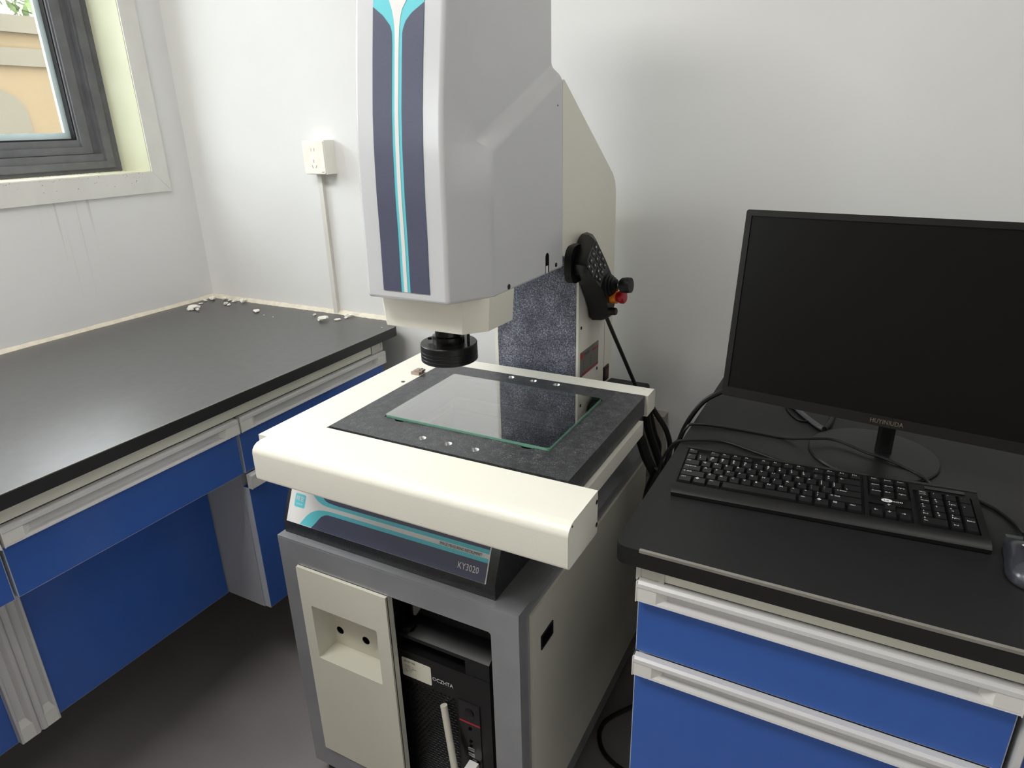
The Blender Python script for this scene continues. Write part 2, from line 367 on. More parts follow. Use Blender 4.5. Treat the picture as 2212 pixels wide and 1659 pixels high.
# outside
obj('ground', B(-40, XW-.24, -25, 30, 0, .02), 'ground', kind='structure')
gw = thing('garden_wall', (-6.1, 3, .02), label='yellow rendered boundary wall outside, seen through the window', cat='wall')
obj('wall_body', B(-6.2, -6.0, -12, 14, .02, 2.14), 'yellow', gw)
obj('coping', B(-6.23, -5.95, -12, 14, 2.03, 2.15), 'yellow2', gw)
obj('ledge', B(-6.0, -5.965, -12, 14, 1.80, 1.925), 'yellow2', gw)
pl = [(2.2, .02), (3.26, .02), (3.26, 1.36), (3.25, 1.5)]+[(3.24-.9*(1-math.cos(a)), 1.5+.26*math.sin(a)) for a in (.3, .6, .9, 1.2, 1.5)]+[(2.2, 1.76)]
obj('arch_shade_panel', prism(new(), pl, YZ, -6.0, -5.985), 'yellow2', gw)
for ti, (tx, ty, th, lab) in enumerate(((-8.2, 4.7, 3.7, 'leafy green tree behind the yellow wall, nearer the frame'), (-8.6, 2.0, 3.9, 'taller leafy tree behind the yellow wall, out to the left'))):
    t = thing('tree', (tx, ty, .02), label=lab, cat='tree')
    obj('trunk', tube(new(), [(tx, ty, .02), (tx+.05, ty, 1.2), (tx, ty+.1, 2.4)], .09), 'bark', t)
    bm = new()
    for i in range(1500):
        v = Vector((random.gauss(0, 1), random.gauss(0, 1), random.gauss(0, 1))).normalized()*random.uniform(.5, 1)
        c = Vector((tx+v.x*1.0, ty+v.y*1.3, th-.9+v.z*1.1)); d = Vector((random.uniform(-1, 1), random.uniform(-1, 1), random.uniform(-1, .3))).normalized()*.11; e = d.cross(Vector((0, 0, 1))).normalized()*.035
        quad(bm, (c-d, c+e, c+d, c-e))
    obj('foliage', bm, 'leaf', t, kind='stuff', smooth=False)

# socket box and conduit
sk = thing('wall_socket', (-1.301, 1.37, 1.189), label='white surface-mounted socket with five pin slots on the back wall', cat='socket')
obj('socket_box', B(-1.3385, -1.2655, 1.374, YW, 1.189, 1.272), 'socket', sk, bevel=.003)
slots = []
def slotpoly(cx, cz, a, l=.0078, w=.0019):
    a = math.radians(a); d = (math.sin(a), math.cos(a)); e = (d[1], -d[0])
    return [(cx+d[0]*l/2*s+e[0]*w/2*t, cz+d[1]*l/2*s+e[1]*w/2*t) for s, t in ((-1, -1), (-1, 1), (1, 1), (1, -1))]
sl = [slotpoly(-1.308, 1.249, 0), slotpoly(-1.298, 1.249, 0), slotpoly(-1.303, 1.2215, 0), slotpoly(-1.3085, 1.208, -28), slotpoly(-1.2965, 1.208, 28)]
obj('face_plate', plate(new(), rrect(-1.3365, -1.2675, 1.191, 1.27, .004), sl, XZ, 1.371, 1.3745), 'socketgrime', sk)
for q in sl: obj('pin_slot', prism(new(), q, XZ, 1.3735, 1.3743), 'slot', sk)
obj('maker_mark', B(-1.279, -1.271, 1.3705, 1.3711, 1.1945, 1.1957), 'ink', sk)
obj('conduit', B(-1.325, -1.311, 1.4, YW, .8105, 1.19), 'conduit', bevel=.0015, label='narrow white plastic conduit running from socket down to the bench', cat='conduit')
wb = thing('wall_box', (-.395, 1.4, .55), label='grey box on the back wall, low behind the cables', cat='box')
obj('box_body', B(-.43, -.362, 1.378, YW, .52, .677), 'wallbox', wb, bevel=.002)
obj('box_cover', B(-.426, -.366, 1.374, 1.378, .524, .673), 'wallbox', wb, bevel=.001)

# ================================================================ left lab bench
def roundedtop(x0, x1, y0, y1, r, corner):
    pts = [(x0, y0), (x1, y0), (x1, y1), (x0, y1)]; o = []
    for i, p in enumerate(pts):
        if i in corner:
            cx = p[0]+(r if p[0] == x0 else -r); cy = p[1]+(r if p[1] == y0 else -r); a0 = {0: 180, 1: 270, 2: 0, 3: 90}[i]
            o += [(cx+r*math.cos(math.radians(a0+90*k/6)), cy+r*math.sin(math.radians(a0+90*k/6))) for k in range(7)]
        else: o.append(p)
    return o
bt = thing('lab_bench', (-1.45, .25, .05), label='long lab bench with dark grey worktop along the window wall', cat='bench')
pl = [(-1.829, -.95), (-1.0805, -.95)]+[(-1.0805, 1.352)]+[(-1.0805-.02*(1-math.cos(a)), 1.352+.02*math.sin(a)) for a in (.4, .8, 1.2, 1.57)]+[(-1.829, 1.4085)]
pl = [(-1.829, -.95), (-1.0805, -.95), (-1.0805, 1.358), (-1.083, 1.367), (-1.09, 1.372), (-1.125, 1.385), (-1.15, 1.4085), (-1.829, 1.4085)]
obj('laminate_top', prism(new(), pl, XY, ZT+.0235, .81), 'bench', bt, bevel=.001)
obj('core', prism(new(), [(x-.0003 if x > -1.5 else x, y) for x, y in pl], XY, ZT, ZT+.0235), 'benchedge', bt, bevel=.0015)
fr = bt
bm = new(); box(bm, -1.118, -1.0985, -.93, 1.276, .758, ZT); obj('front_rail', bm, 'cream', fr, bevel=.0015)
obj('rear_rail', B(-1.80, -1.77, -.93, 1.32, .75, ZT), 'cream', fr)
obj('side_rail', B(-1.8, -1.10, 1.278, 1.312, .757, ZT), 'cream', fr, bevel=.001)
bm = new(); plate(bm, rrect(1.277, 1.3205, .7565, ZT, .003), [rrect(1.283, 1.3145, .7625, .779, .002)], YZ, -1.1, -1.0965); box(bm, -1.1, -1.098, 1.28, 1.318, .76, .782)
obj('tube_cap', bm, 'tubecap', fr, bevel=.0006, label='light grey plastic tube cap')
for y in (1.27, -.6): obj('leg', B(-1.80, -1.75, y, y+.045, .05, .757), 'cream', fr, bevel=.001)

HP = [(0, 0), (.0115, 0), (.0125, .0012), (.0115, .0042), (.003, .0075), (.002, .012), (.0035, .019), (.011, .022), (.013, .0245), (.0125, .030), (.009, .033), (0, .033)]
def handle_bm(u0, u1, z0, f, vertical=False, sgn=1, hh=.033):
    """finger-pull profile swept between u0 and u1; f(u, w, z) places it"""
    k = hh/.033; bm = new()
    if not vertical: return prism(bm, [(w_, z0+z_*k) for w_, z_ in HP], lambda a, b, c: f(c, a, b), u0, u1)
    return prism(bm, [(w_, z_*k) for w_, z_ in HP], lambda a, b, c: f(z0+sgn*b, a, c), u0, u1)
def cap_bm(ua, ub, z0, f, vertical=False, sgn=1, hh=.033):
    k = hh/.033; bm = new(); d = .012 if ub > ua else -.012; P = [(ua, 0), (ua, .0122), (ub, .0122), (ub+d, .003), (ub+d, 0)]; za, zb = .0035*k, .0235*k
    if not vertical: return prism(bm, P, lambda a, b, c: f(a, b, c), z0+za, z0+zb)
    return prism(bm, P, lambda a, b, c: f(c, b, a), z0+sgn*za, z0+sgn*zb)
def front(parent, f, kind, u0, u1, z0, z1, hz=None, hh=.033, hv=None, capl=.03):
    """drawer or door: board with edge band, optional horizontal pull on top (hz) or vertical one (hv=(u, sign))"""
    d = obj(kind, box_f(f, u0+.0012, u1-.0012, -.017, .0008, z0+.0012, z1), 'blue', parent, bevel=.0006)
    obj('edge_band', box_f(f, u0, u1, -.0165, 0, z0, z1-.0005), 'band', d)
    if hz is not None:
        obj('handle', handle_bm(u0, u1, hz, f, hh=hh), 'handle', d, bevel=.0006)
        for a, b in ((u0, u0+capl), (u1, u1-capl)): obj('handle_end_cap', cap_bm(a, b, hz, f, hh=hh), 'cap', d, bevel=.0008)
        endplate(d, f, u0-.0002, hz, hh); endplate(d, f, u1-.0012, hz, hh)
    if hv:
        obj('handle', handle_bm(z0, z1, hv[0], f, True, hv[1], hh=hh), 'handle', d, bevel=.0006)
        for a, b in ((z0, z0+capl), (z1, z1-capl)): obj('handle_end_cap', cap_bm(a, b, hv[0], f, True, hv[1], hh=hh), 'cap', d, bevel=.0008)
    return d
def endplate(d, f, a, z0, hh): obj('handle_end_plate', box_f(f, a, a+.0014, .0002, .0130, z0, z0+hh), 'cap', d, bevel=.0005)
def box_f(f, u0, u1, w0, w1, z0, z1):
    bm = new(); v = [bm.verts.new(f(*p)) for p in ((u0,w0,z0),(u1,w0,z0),(u1,w1,z0),(u0,w1,z0),(u0,w0,z1),(u1,w0,z1),(u1,w1,z1),(u0,w1,z1))]
    for q in ((0,3,2,1),(4,5,6,7),(0,1,5,4),(1,2,6,5),(2,3,7,6),(3,0,4,7)): bm.faces.new([v[i] for i in q])
    return bm
fL = lambda u, w, z: (-1.10+w, u, z)
fK = lambda u, w, z: (-1.236+w, u, z)
cb = thing('hanging_cabinet', (-1.4, 1.08, .276), label='blue-fronted hanging cabinet under the bench beside the white instrument', cat='cabinet')
obj('carcass', B(-1.72, -1.1175, .842, 1.32, .278, .756), 'side', cb, bevel=.001)
front(cb, fL, 'drawer', .844, 1.318, .627, .7225, hz=.7225)
front(cb, fL, 'door', .844, 1.318, .279, .5905, hz=.5905)
kd = thing('knee_drawer', (-1.4, .62, .629), label='wide blue drawer over the recessed blue cupboard', cat='drawer')
obj('drawer_box', B(-1.72, -1.1175, .41, .838, .645, .755), 'side', kd)
front(kd, fL, 'drawer_front', .3965, .8385, .6285, .7225, hz=.7225)
ld = thing('knee_drawer', (-1.4, .1, .629), label='blue drawer at the left picture edge, cut off by the frame', cat='drawer')
obj('drawer_box', B(-1.72, -1.1175, -.03, .38, .645, .755), 'side', ld)
front(ld, fL, 'drawer_front', -.05, .3915, .6285, .7225, hz=.7225)
kc = thing('recessed_cupboard', (-1.48, .4, .276), label='recessed blue cupboard under the drawers, two doors with upright white pulls', cat='cupboard')
obj('carcass', B(-1.72, -1.2535, -.05, .841, .278, .628), 'side', kc)
front(kc, fK, 'door', .4425, .8405, .277, .627, hv=(.4425, -1), hh=.034)
front(kc, fK, 'door', -.04, .374, .277, .627, hv=(.374, 1), hh=.034)

obj('edge_strip', box(new(), -1.0822, -1.0802, -.95, 1.356, .8088, .8102), 'worn', bt, bevel=.0004)
# ================================================================ right desk
dt = thing('lab_bench', (.45, 1.05, .05), label='lab bench with black worktop under the monitor and keyboard', cat='bench')
pl = roundedtop(-.2325, 1.14, .683, 1.408, .016, (0,))
obj('laminate_top', prism(new(), pl, XY, ZT+.02, .81), 'desk', dt, bevel=.0022, segs=1)
obj('core', prism(new(), pl, XY, ZT, ZT+.02), 'deskedge', dt, bevel=.001)
df = dt
obj('edge_strip', box(new(), -.20, 1.13, .6826, .6872, .8066, .8103), 'worn', dt, bevel=.0012)
obj('front_rail', B(-.1715, 1.13, .6985, .72, .762, ZT), 'cream', df, bevel=.001)
obj('side_rail', B(-.204, -.172, .70, 1.38, .757, ZT), 'cream', df, bevel=.001)
obj('rear_rail', B(-.2, 1.13, 1.36, 1.39, .757, ZT), 'cream', df)
bm = new(); plate(bm, rrect(-.2065, -.1705, .755, ZT-.0005, .003), [rrect(-.2005, -.1765, .761, .779, .002)], XZ, .6965, .70); box(bm, -.204, -.173, .698, .70, .758, .782)
obj('tube_cap', bm, 'tubecap', df, bevel=.0006, label='light grey plastic tube cap')
for x in (-.19, 1.08): obj('leg', B(x, x+.04, 1.345, 1.39, .05, .757), 'cream', df, bevel=.001)
fD = lambda u, w, z: (u, .700-w, z)
dc = thing('desk_cabinet', (0, 1.0, .24), label='blue-fronted drawer cabinet directly below the keyboard', cat='cabinet')
obj('carcass', B(-.203, .2005, .7175, 1.33, .24, .757), 'side', dc, bevel=.001)
for a, b in ((.6425, .730), (.4, .6105)): front(dc, fD, 'drawer', -.203, .2005, a, b, hz=b, hh=.030, capl=.026)
front(dc, fD, 'drawer', -.203, .2005, .24, .366, hz=.366, hh=.030, capl=.026)
de = thing('desk_cabinet', (.42, 1.0, .24), label='blue-fronted cabinet at the lower right corner with pale upright edge', cat='cabinet')
obj('carcass', B(.2065, .62, .7175, 1.33, .24, .757), 'side', de, bevel=.001)
obj('edge_trim', B(.2065, .213, .694, .7175, .24, .757), 'handle', de, bevel=.002)
front(de, fD, 'door', .2145, .62, .24, .726, hz=.726, hh=.030, capl=.026)

# ================================================================ instrument stand
st = thing('instrument_stand', (-.645, 1.04, 0), TM, label='cream and grey steel stand on castors beneath the measuring instrument', cat='stand')
SX0, SX1, SY0, SY1, SZ0, SZ1 = -.8945, -.394, .728, 1.37, .045, .604
P = lambda name, bm, m, par=st, **k: obj(name, bm, m, par, T=TM, **k)
P('front_frame', plate(new(), rect(SX0+.0003, SX1-.0003, SZ0, SZ1-.0036), [rrect(-.8555, -.4445, .102, .5535, .006)], XZ, SY0, SY0+.03), 'standgrey', bevel=.0009)
P('top_plate', B(SX0, SX1, SY0+.0003, SY1, SZ1-.024, SZ1), 'standgrey', bevel=.0035)
P('side_frame', plate(new(), rect(SY0+.028, SY1, SZ0, SZ1-.0125), [rect(SY0+.06, SY1-.03, .11, .565)], YZ, SX1-.03, SX1-.0005), 'standgrey', bevel=.001)
P('side_frame', plate(new(), rect(SY0+.028, SY1, SZ0, SZ1-.0125), [rect(SY0+.06, SY1-.03, .11, .565)], YZ, SX0+.0005, SX0+.03), 'standgrey', bevel=.001)
P('side_panel', plate(new(), rrect(.764, 1.355, .098, .579, .004), [rrect(.795, .842, .485, .514, .002)], YZ, SX1-.004, SX1+.004), 'standcream', bevel=.0025)
bm = new(); plate(bm, rrect(.7952, .8418, .4852, .5138, .002), [rrect(.7985, .8385, .4885, .5105, .002)], YZ, SX1-.006, SX1+.0055); box(bm, SX1-.02, SX1-.006, .795, .842, .485, .514)
P('grip_recess', bm, 'black')
P('side_panel', B(SX0-.004, SX0+.002, .764, 1.355, .098, .579), 'standcream', bevel=.002)
P('back_panel', B(SX0+.03, SX1-.03, SY1-.01, SY1, .1, .56), 'dark')
P('bottom_plate', B(SX0+.02, SX1-.02, SY0+.03, SY1-.01, .09, .102), 'dark')
# left front panel with its recess
PX0, PX1, PZ0, PZ1, PY = -.8535, -.6485, .1035, .5515, .7225
fp = P('front_panel', plate(new(), rrect(PX0, PX1, PZ0, PZ1, .002), [rrect(-.829, -.6765, .349, .4715, .003)], XZ, PY, PY+.006), 'standcream', bevel=.0015)
bm = new(); box(bm, PX1-.0015, PX1, PY+.004, PY+.018, PZ0, PZ1); box(bm, PX0, PX0+.0015, PY+.004, .76, PZ0, PZ1); P('panel_return', bm, 'standcream', fp)
RY = .770; bm = new()
for q in (((-.829,.349),(-.6765,.349)), ((-.6765,.349),(-.6765,.4715)), ((-.6765,.4715),(-.829,.4715)), ((-.829,.4715),(-.829,.349))):
    a, b = q; quad(bm, ((a[0], PY+.0059, a[1]), (b[0], PY+.0059, b[1]), (b[0], RY, b[1]), (a[0], RY, a[1])))
P('recess_wall', bm, 'standcream', fp)
P('recess_back', plate(new(), rect(-.829, -.6765, .349, .4715), [circ(-.8135, .3835, .0088, 20), circ(-.7495, .3835, .0088, 20)], XZ, RY-.0005, RY+.0015), 'standcream', fp)
for x in (-.8135, -.7495): P('cable_hole', lathe(new(), [(.0088, 0), (.0088, .02), (0, .02)], (x, RY, .3835), (0, 1, 0), 20), 'dark', fp)
P('divider', B(-.675, -.672, .80, 1.35, .102, .56), 'dark')
bm = new(); prism(bm, [(-.6455, .553), (-.618, .553), (-.618, .505), (-.64, .468), (-.6455, .468)], XZ, .79, .7925); P('inner_bracket', bm, 'standgrey')
for x in (-.86, -.43):
    for y in (.76, 1.32):
        c = P('castor', cyl(new(), (x-.012, y, .021), (1, 0, 0), .021, .024), 'black', bevel=.002)
        P('castor_fork', B(x-.015, x+.015, y-.012, y+.012, .03, .05), 'black', c)

# computer inside the stand
pc = thing('computer_tower', (-.565, .95, .102), TM, label='black desktop computer standing inside the instrument stand', cat='computer')
Q = lambda name, bm, m, par=pc, **k: obj(name, bm, m, par, T=TM, **k)
CX0, CX1, CY = -.6615, -.4705, .760
Q('case', B(CX0+.003, CX1-.003, .80, 1.2, .104, .478), 'black', bevel=.002)
bz = Q('front_bezel', plate(new(), [(CX0, .104), (CX1, .104), (CX1, .4095), (CX0, .4095)], [], XZ, CY, .80), 'black', bevel=.0015)
bm = new(); prism(bm, [(CY, .4475), (.787, .4625), (.80, .4635), (.80, .4475)], YZ, CX0+.022, CX1); box(bm, CX0, CX1, .79, .80, .408, .4475); box(bm, CX1-.048, CX1, CY, .795, .4098, .4475)
box(bm, CX0, CX1-.048, CY, .7915, .440, .4475)
Q('top_hood', bm, 'black', bz, bevel=.001)
prism(bm := new(), [(CX0, .4475), (CX0+.022, .4475), (CX0+.024, .452), (CX0+.03, .4635), (CX0+.022, .462)], XZ, .764, .80); Q('hood_cheek', bm, 'black', bz)
Q('handle_lip', B(CX0, CX1-.002, CY-.0012, CY+.03, .4085, .4105), 'blackanod', bz, bevel=.0006)
st2 = Q('asset_sticker', prism(new(), rrect(-.6575, -.5935, .3505, .3925, .003), XZ, CY-.0006, CY), 'paper', bz, label='white asset sticker with small printed lines')
ux, uy = (1, 0, 0), (0, 0, 1)
it = [('固定资产标签', .0042, (-.6525, CY-.0008, .3840), ux, uy, 'LEFT')]
it += [(s, .0028, (-.6505, CY-.0008, .3745-i*.0042), ux, uy, 'LEFT') for i, s in enumerate(('资产编号:  01001', '资产名称:  电脑主机', '部门:  检测室', '日期:  2023'))]
joined_text('sticker_print', it, 'ink', bz, TM)
text('bezel_lettering', 'OCZHTA', .0118, (-.5910, CY-.0008, .3655), (1, 0, 0), (0, 0, 1), 'print', bz, TM, squash=.9)
bm = new()
for j in range(34):
    z = .338-j*.0066
    for i in range(13):
        x = CX0+.006+i*.0088+(.0044 if j % 2 else 0)
        if x < -.5415 and not (z > .30 and x > -.545): quad(bm, ((x-.0026, CY-.0016, z-.0012), (x+.0026, CY-.0004, z-.0018), (x+.003, CY-.0016, z+.0018), (x-.002, CY-.0022, z+.0014)))
Q('mesh_dimples', bm, 'blackgloss', bz, kind='stuff', smooth=False)
io = Q('port_strip', B(-.5370, -.4935, CY-.0018, CY, .104, .3475), 'blackgloss', bz, bevel=.0006)
obj('red_stripe', B(-.5368, -.4937, CY-.0024, CY-.0016, .2985, .3018), 'redprint', io.parent, T=TM, local=False)
bm = new(); lathe(bm, [(.0095, 0), (.0095, .0012), (.0085, .0018), (0, .0018)], (-.5155, CY-.0018, .323), (0, -1, 0), 24); Q('power_button', bm, 'black', bz)
for z, r in ((.287, .0035), (.2565, .0030), (.2455, .0030)): Q('audio_jack', lathe(new(), [(r, 0), (r, .0012), (r*.5, .0012), (r*.5, 0)], (-.5150, CY-.0016, z), (0, -1, 0), 14), 'dark', bz)
for z in (.2335, .2205): Q('usb_port', plate(new(), rect(-.5215, -.5085, z, z+.006), [rect(-.5205, -.5095, z+.001, z+.005)], XZ, CY-.0026, CY-.0016), 'steel', bz)
pg = thing('usb_plug', (-.509, .735, .205), TM, label='small white plug in the front port of the black computer', cat='plug')
obj('plug_body', B(-.5185, -.4995, .735, .7555, .2015, .2125), 'cap', pg, T=TM, bevel=.002)
obj('plug_tip', B(-.515, -.505, .7555, .7575, .2035, .2105), 'steel', pg, T=TM)
rod = new(); tube(rod, [(-.5645, .7515, .3255), (-.539, .735, .2025), (-.497, .7075, .0012)], .0065, 16, 1)
obj('white_rod', rod, 'standcream', T=TM, bevel=.0008, label='slim off-white rod leaning on the front of the black computer', cat='rod')

# ================================================================ measuring instrument
im = thing('measuring_instrument', (-.66, 1.05, .604), TM, label='cream and silver-grey optical measuring instrument with granite base on the stand', cat='instrument')
I = lambda name, bm, m, par=im, **k: obj(name, bm, m, par, T=TM, **k)
BX0, BX1 = -.889, -.443
base = I('granite_base', prism(new(), [(.744, .604), (.744, .63), (.7745, .7004), (.79, .715), (1.39, .715), (1.39, .604)], YZ, BX0, BX1), 'granitebase', bevel=.004)
I('base_top', B(-.80, -.40 if False else BX1-.004, .80, 1.19, .715, .7165), 'granitetop', base)
# printed front panel of the base (u along x, s up the slope)
sl_ = math.hypot(.06, .026); du = Vector((0, .026/sl_, .06/sl_)); dn = Vector((0, -.06/sl_, .026/sl_)); O = Vector((0, .7437, .63))
def pf(lift): return lambda u, s: (Vector((u, 0, 0))+O+du*s+dn*lift)
fpn = I('front_label', prism(new(), rect(-.8805, -.459, 0, .0735), lambda u, s, w: Vector((u, 0, 0))+O+du*s+dn*w, -.0005, .0008), 'offwhite', base)
def lay(name, poly, m, lift): return I(name, flat(new(), poly, pf(lift)), m, fpn) if False else obj(name, flat(new(), poly, pf(lift)), m, base, T=TM)
lay('label_teal', [(-.8486, .0012), (-.8354, .0194), (-.827, .027), (-.8184, .0317), (-.81, .0348), (-.8001, .0368), (-.7839, .0381), (-.4608, .0392), (-.4608, .0012)], 'teal', .0010)
lay('label_teal', [(-.84, .0725), (-.8357, .0658), (-.83, .0603), (-.8236, .0558), (-.815, .0502), (-.8052, .0468), (-.795, .0454), (-.7854, .0452), (-.4608, .0468), (-.4608, .0725)], 'teal', .0010)
lay('label_navy', [(-.8213, .0004), (-.8115, .0123), (-.808, .0175), (-.8028, .024), (-.796, .0288), (-.7879, .0313), (-.4607, .0325), (-.4607, .0004)], 'navy', .0013)
lay('label_navy', [(-.812, .0728), (-.8075, .0653), (-.805, .061), (-.802, .0573), (-.797, .0544), (-.7897, .0526), (-.7707, .0516), (-.4607, .0537), (-.4607, .0728)], 'navy', .0013)
lay('label_logo', rrect(-.8686, -.8437, .0298, .0542, .003), 'teal', .0010)
pz = lambda u, s, l=.0016: Vector((u, 0, 0))+O+du*s+dn*l
text('logo_print', '精宜', .0098, pz(-.8561, .0425), (1, 0, 0), du, 'offwhite', base, TM, 'CENTER')
text('logo_print', 'GIMETER', .0038, pz(-.8561, .0345), (1, 0, 0), du, 'offwhite', base, TM, 'CENTER')
text('label_lettering', 'IMAGE MEASURING INSTRUMENT', .0072, pz(-.5525, .0402), (1, 0, 0), du, 'ink', base, TM, squash=.735)
text('model_lettering', 'KY3020', .0152, pz(-.5135, .0122), (1, 0, 0), du, 'offwhite', base, TM, squash=.80)

# stage: lower slide, granite plate, glass, covers
GX0, GX1, GY0, GY1, GZ = -.779, -.335, .7785, 1.131, .825
I('slide_rail', B(-.80, -.76, .80, 1.12, .7165, .757), 'black'); I('slide_rail', B(-.50, -.46, .80, 1.12, .7165, .757), 'black') if False else None
I('slide_carriage', plate(new(), rect(-.80, -.328, .79, 1.106), [rect(-.72, -.40, .84, 1.07)], XY, .757, .785), 'machcream', bevel=.004)
I('slide_bed', plate(new(), rect(-.79, BX1-.02, .80, 1.13), [rect(-.72, -.468, .84, 1.07)], XY, .7165, .757), 'black')
gl = (-.7185, -.3985, .8515, 1.0795)
sc6 = [(x, y) for y in (.807, 1.1155) for x in (-.607, -.557, -.507)]
nt4 = [(-.683, .8515, -1), (-.437, .8515, -1), (-.683, 1.0795, 1), (-.437, 1.0795, 1)]
op = []
r = .004
def arc(cx, sgn):
    return [(cx-sgn*.0105*math.cos(math.pi*i/8), (gl[2] if sgn > 0 else gl[3])-sgn*.0085*math.sin(math.pi*i/8)) for i in range(9)]
op = [(gl[0], gl[2])]+arc(-.683, 1)+arc(-.437, 1)+[(gl[1], gl[2]), (gl[1], gl[3])]+arc(-.437, -1)+arc(-.683, -1)+[(gl[0], gl[3])]
bm = new(); plate(bm, rect(GX0, GX1, GY0, GY1), [op]+[circ(x, y, .0072, 18) for x, y in sc6], XY, GZ-.0055, GZ)
plate(bm, rect(GX0, GX1, GY0, GY1), [rrect(-.702, -.4155, .868, 1.063, .01)]+[circ(x, y, .0072, 18) for x, y in sc6], XY, .787, GZ-.0055)
gp = I('granite_stage', bm, 'granite', bevel=.0012, ang=60)
def screw(x, y, z): return lathe(new(), [(.0072, 0), (.0070, .0004), (.0058, -.0012), (.0040, -.004), (.0036, -.012)], (x, y, z), (0, 0, 1), 20)
for x, y in sc6: I('threaded_insert', screw(x, y, GZ-.0005), 'steel', gp)
for x, y in sc6: I('insert_hole', cyl(new(), (x, y, GZ-.011), (0, 0, 1), .0037, .004, 14), 'dark', gp)
for x, y in ((-.44, .90), (-.455, .875)): I('threaded_insert', lathe(new(), [(.0065, 0), (.0065, .001), (.0035, .001), (.003, -.002), (0, -.002)], (x-.02, y+.03, .7167), (0, 0, 1), 18), 'steel', base)
g2 = rrect(gl[0]+.0008, gl[1]-.0008, gl[2]+.0008, gl[3]-.0008, .006)
gb = new(); flat(gb, g2, lambda u, v: (u, v, GZ+.0036)); flat(gb, g2, lambda u, v: (u, v, GZ-.0015)); I('glass_plate', gb, 'stageglass', smooth=False)
bm = new(); n = len(g2)
for i in range(n):
    (a, b), (c, d) = g2[i], g2[(i+1) % n]; k = lambda u, v, t: ((u-(gl[0]+gl[1])/2)*(1-t)+(gl[0]+gl[1])/2, (v-(gl[2]+gl[3])/2)*(1-t*1.4)+(gl[2]+gl[3])/2)
    a1, c1 = k(a, b, .008), k(c, d, .008)
    quad(bm, ((a, b, GZ-.0016), (c, d, GZ-.0016), (c, d, GZ+.0029), (a, b, GZ+.0029))); quad(bm, ((a, b, GZ+.0029), (c, d, GZ+.0029), (c1[0], c1[1], GZ+.0037), (a1[0], a1[1], GZ+.0037)))
I('glass_rim', bm, 'glassedge', smooth=False)
fcp = [(.772, .825), (.688, .825), (.680, .8238), (.674, .8205), (.6695, .8155), (.668, .809), (.668, .766), (.6695, .762), (.673, .7595), (.772, .757)]
fc = I('front_cover', prism(new(), fcp, YZ, -.846, -.288), 'machcream', bevel=.0022)
for y, z in ((.7715, .809), (.7725, .772)): I('cover_screw', cyl(new(), (-.2885, y-.004, z), (1, 0, 0), .0035, .001, 12), 'black', fc)
I('cover_screw', cyl(new(), (-.2885, .682, .8195), (1, 0, 0), .0016, .001, 10), 'black', fc)
bm = new(); prism(bm, [(-.8665, .703), (-.8468, .703), (-.8468, .7722), (-.7805, .7722), (-.7805, 1.1795), (-.8665, 1.1795)], XY, .783, .8245)
I('left_cover', bm, 'machcream', bevel=.003)
I('rear_cover', prism(new(), [(1.133, .783), (1.133, .8245), (1.172, .8245), (1.1775, .822), (1.18, .8165), (1.18, .786), (1.178, .783)], YZ, -.7802, -.3295), 'machcream', bevel=.0025)
bm = new(); box(bm, -.803, -.783, 1.048, 1.068, .8245, .8305); box(bm, -.797, -.779, 1.052, 1.066, .8305, .834)
cl = I('stop_block', bm, 'copper', bevel=.0008)
for y in (1.055, 1.063): I('stop_screw', cyl(new(), (-.785, y, .834), (0, 0, 1), .0022, .0006, 12), 'black', cl)
I('cover_screw', cyl(new(), (-.792, 1.006, .8243), (0, 0, 1), .004, .0008, 14), 'black')

# column
KX0, KX1 = -.681, -.503
colm = I('granite_column', B(KX0, KX1, 1.20, 1.33, .715, 1.12), 'granitecol', bevel=.002)
cover = [(1.2005, .606), (1.2005, 1.045), (1.122, 1.075), (1.122, 1.3635), (1.128, 1.366), (1.376, 1.199), (1.390, 1.184), (1.397, 1.165), (1.399, 1.14), (1.401, .716), (1.401, .606)]
sd = I('column_cover', prism(new(), cover, YZ, KX1+.0005, -.4975), 'machcream', bevel=.0018)
bm = new(); box(bm, -.499, -.4972, 1.348, 1.3495, .74, .93); I('cover_seam', tube(new(), [(-.4978, 1.3505, .74), (-.4978, 1.349, .86), (-.4978, 1.344, .90), (-.4978, 1.335, .925)], .0009, 6), 'wallbox', sd); bm.free()
I('column_cover', prism(new(), [(y, z) for y, z in cover], YZ, KX0-.008, KX0-.0005), 'machcream', bevel=.0018)
I('rear_cover_panel', B(KX0, KX1, 1.332, 1.398, .715, 1.16), 'machcream')
I('z_slide', B(-.655, -.53, 1.105, 1.201, 1.07, 1.29), 'black') 
for y, z in ((1.215, .913), (1.222+.09-.005, .7975)): I('cover_screw', cyl(new(), (-.4975, y, z), (1, 0, 0), .0035, .0008, 12), 'black', sd)
npl = I('nameplate', prism(new(), rrect(1.211, 1.3125, .8065, .8605, .002), YZ, -.4976, -.4968), 'platemetal', colm)
E2 = lambda name, y0, y1, z0, z1, m: obj(name, B(-.4968, -.4964, y0, y1, z0, z1), m, colm, T=TM)
E2('plate_stripe', 1.224, 1.311, .8085, .8125, 'redprint'); E2('plate_stripe', 1.279, 1.311, .8465, .8505, 'redprint'); E2('plate_mark', 1.2145, 1.2275, .846, .857, 'redprint')
it = []
for i in range(4):
    for y in (1.222, 1.262): it.append(('■■■  ■■■■', .0034, (-.4963, y, .8395-i*.0062), (0, 1, 0), (0, 0, 1), 'LEFT'))
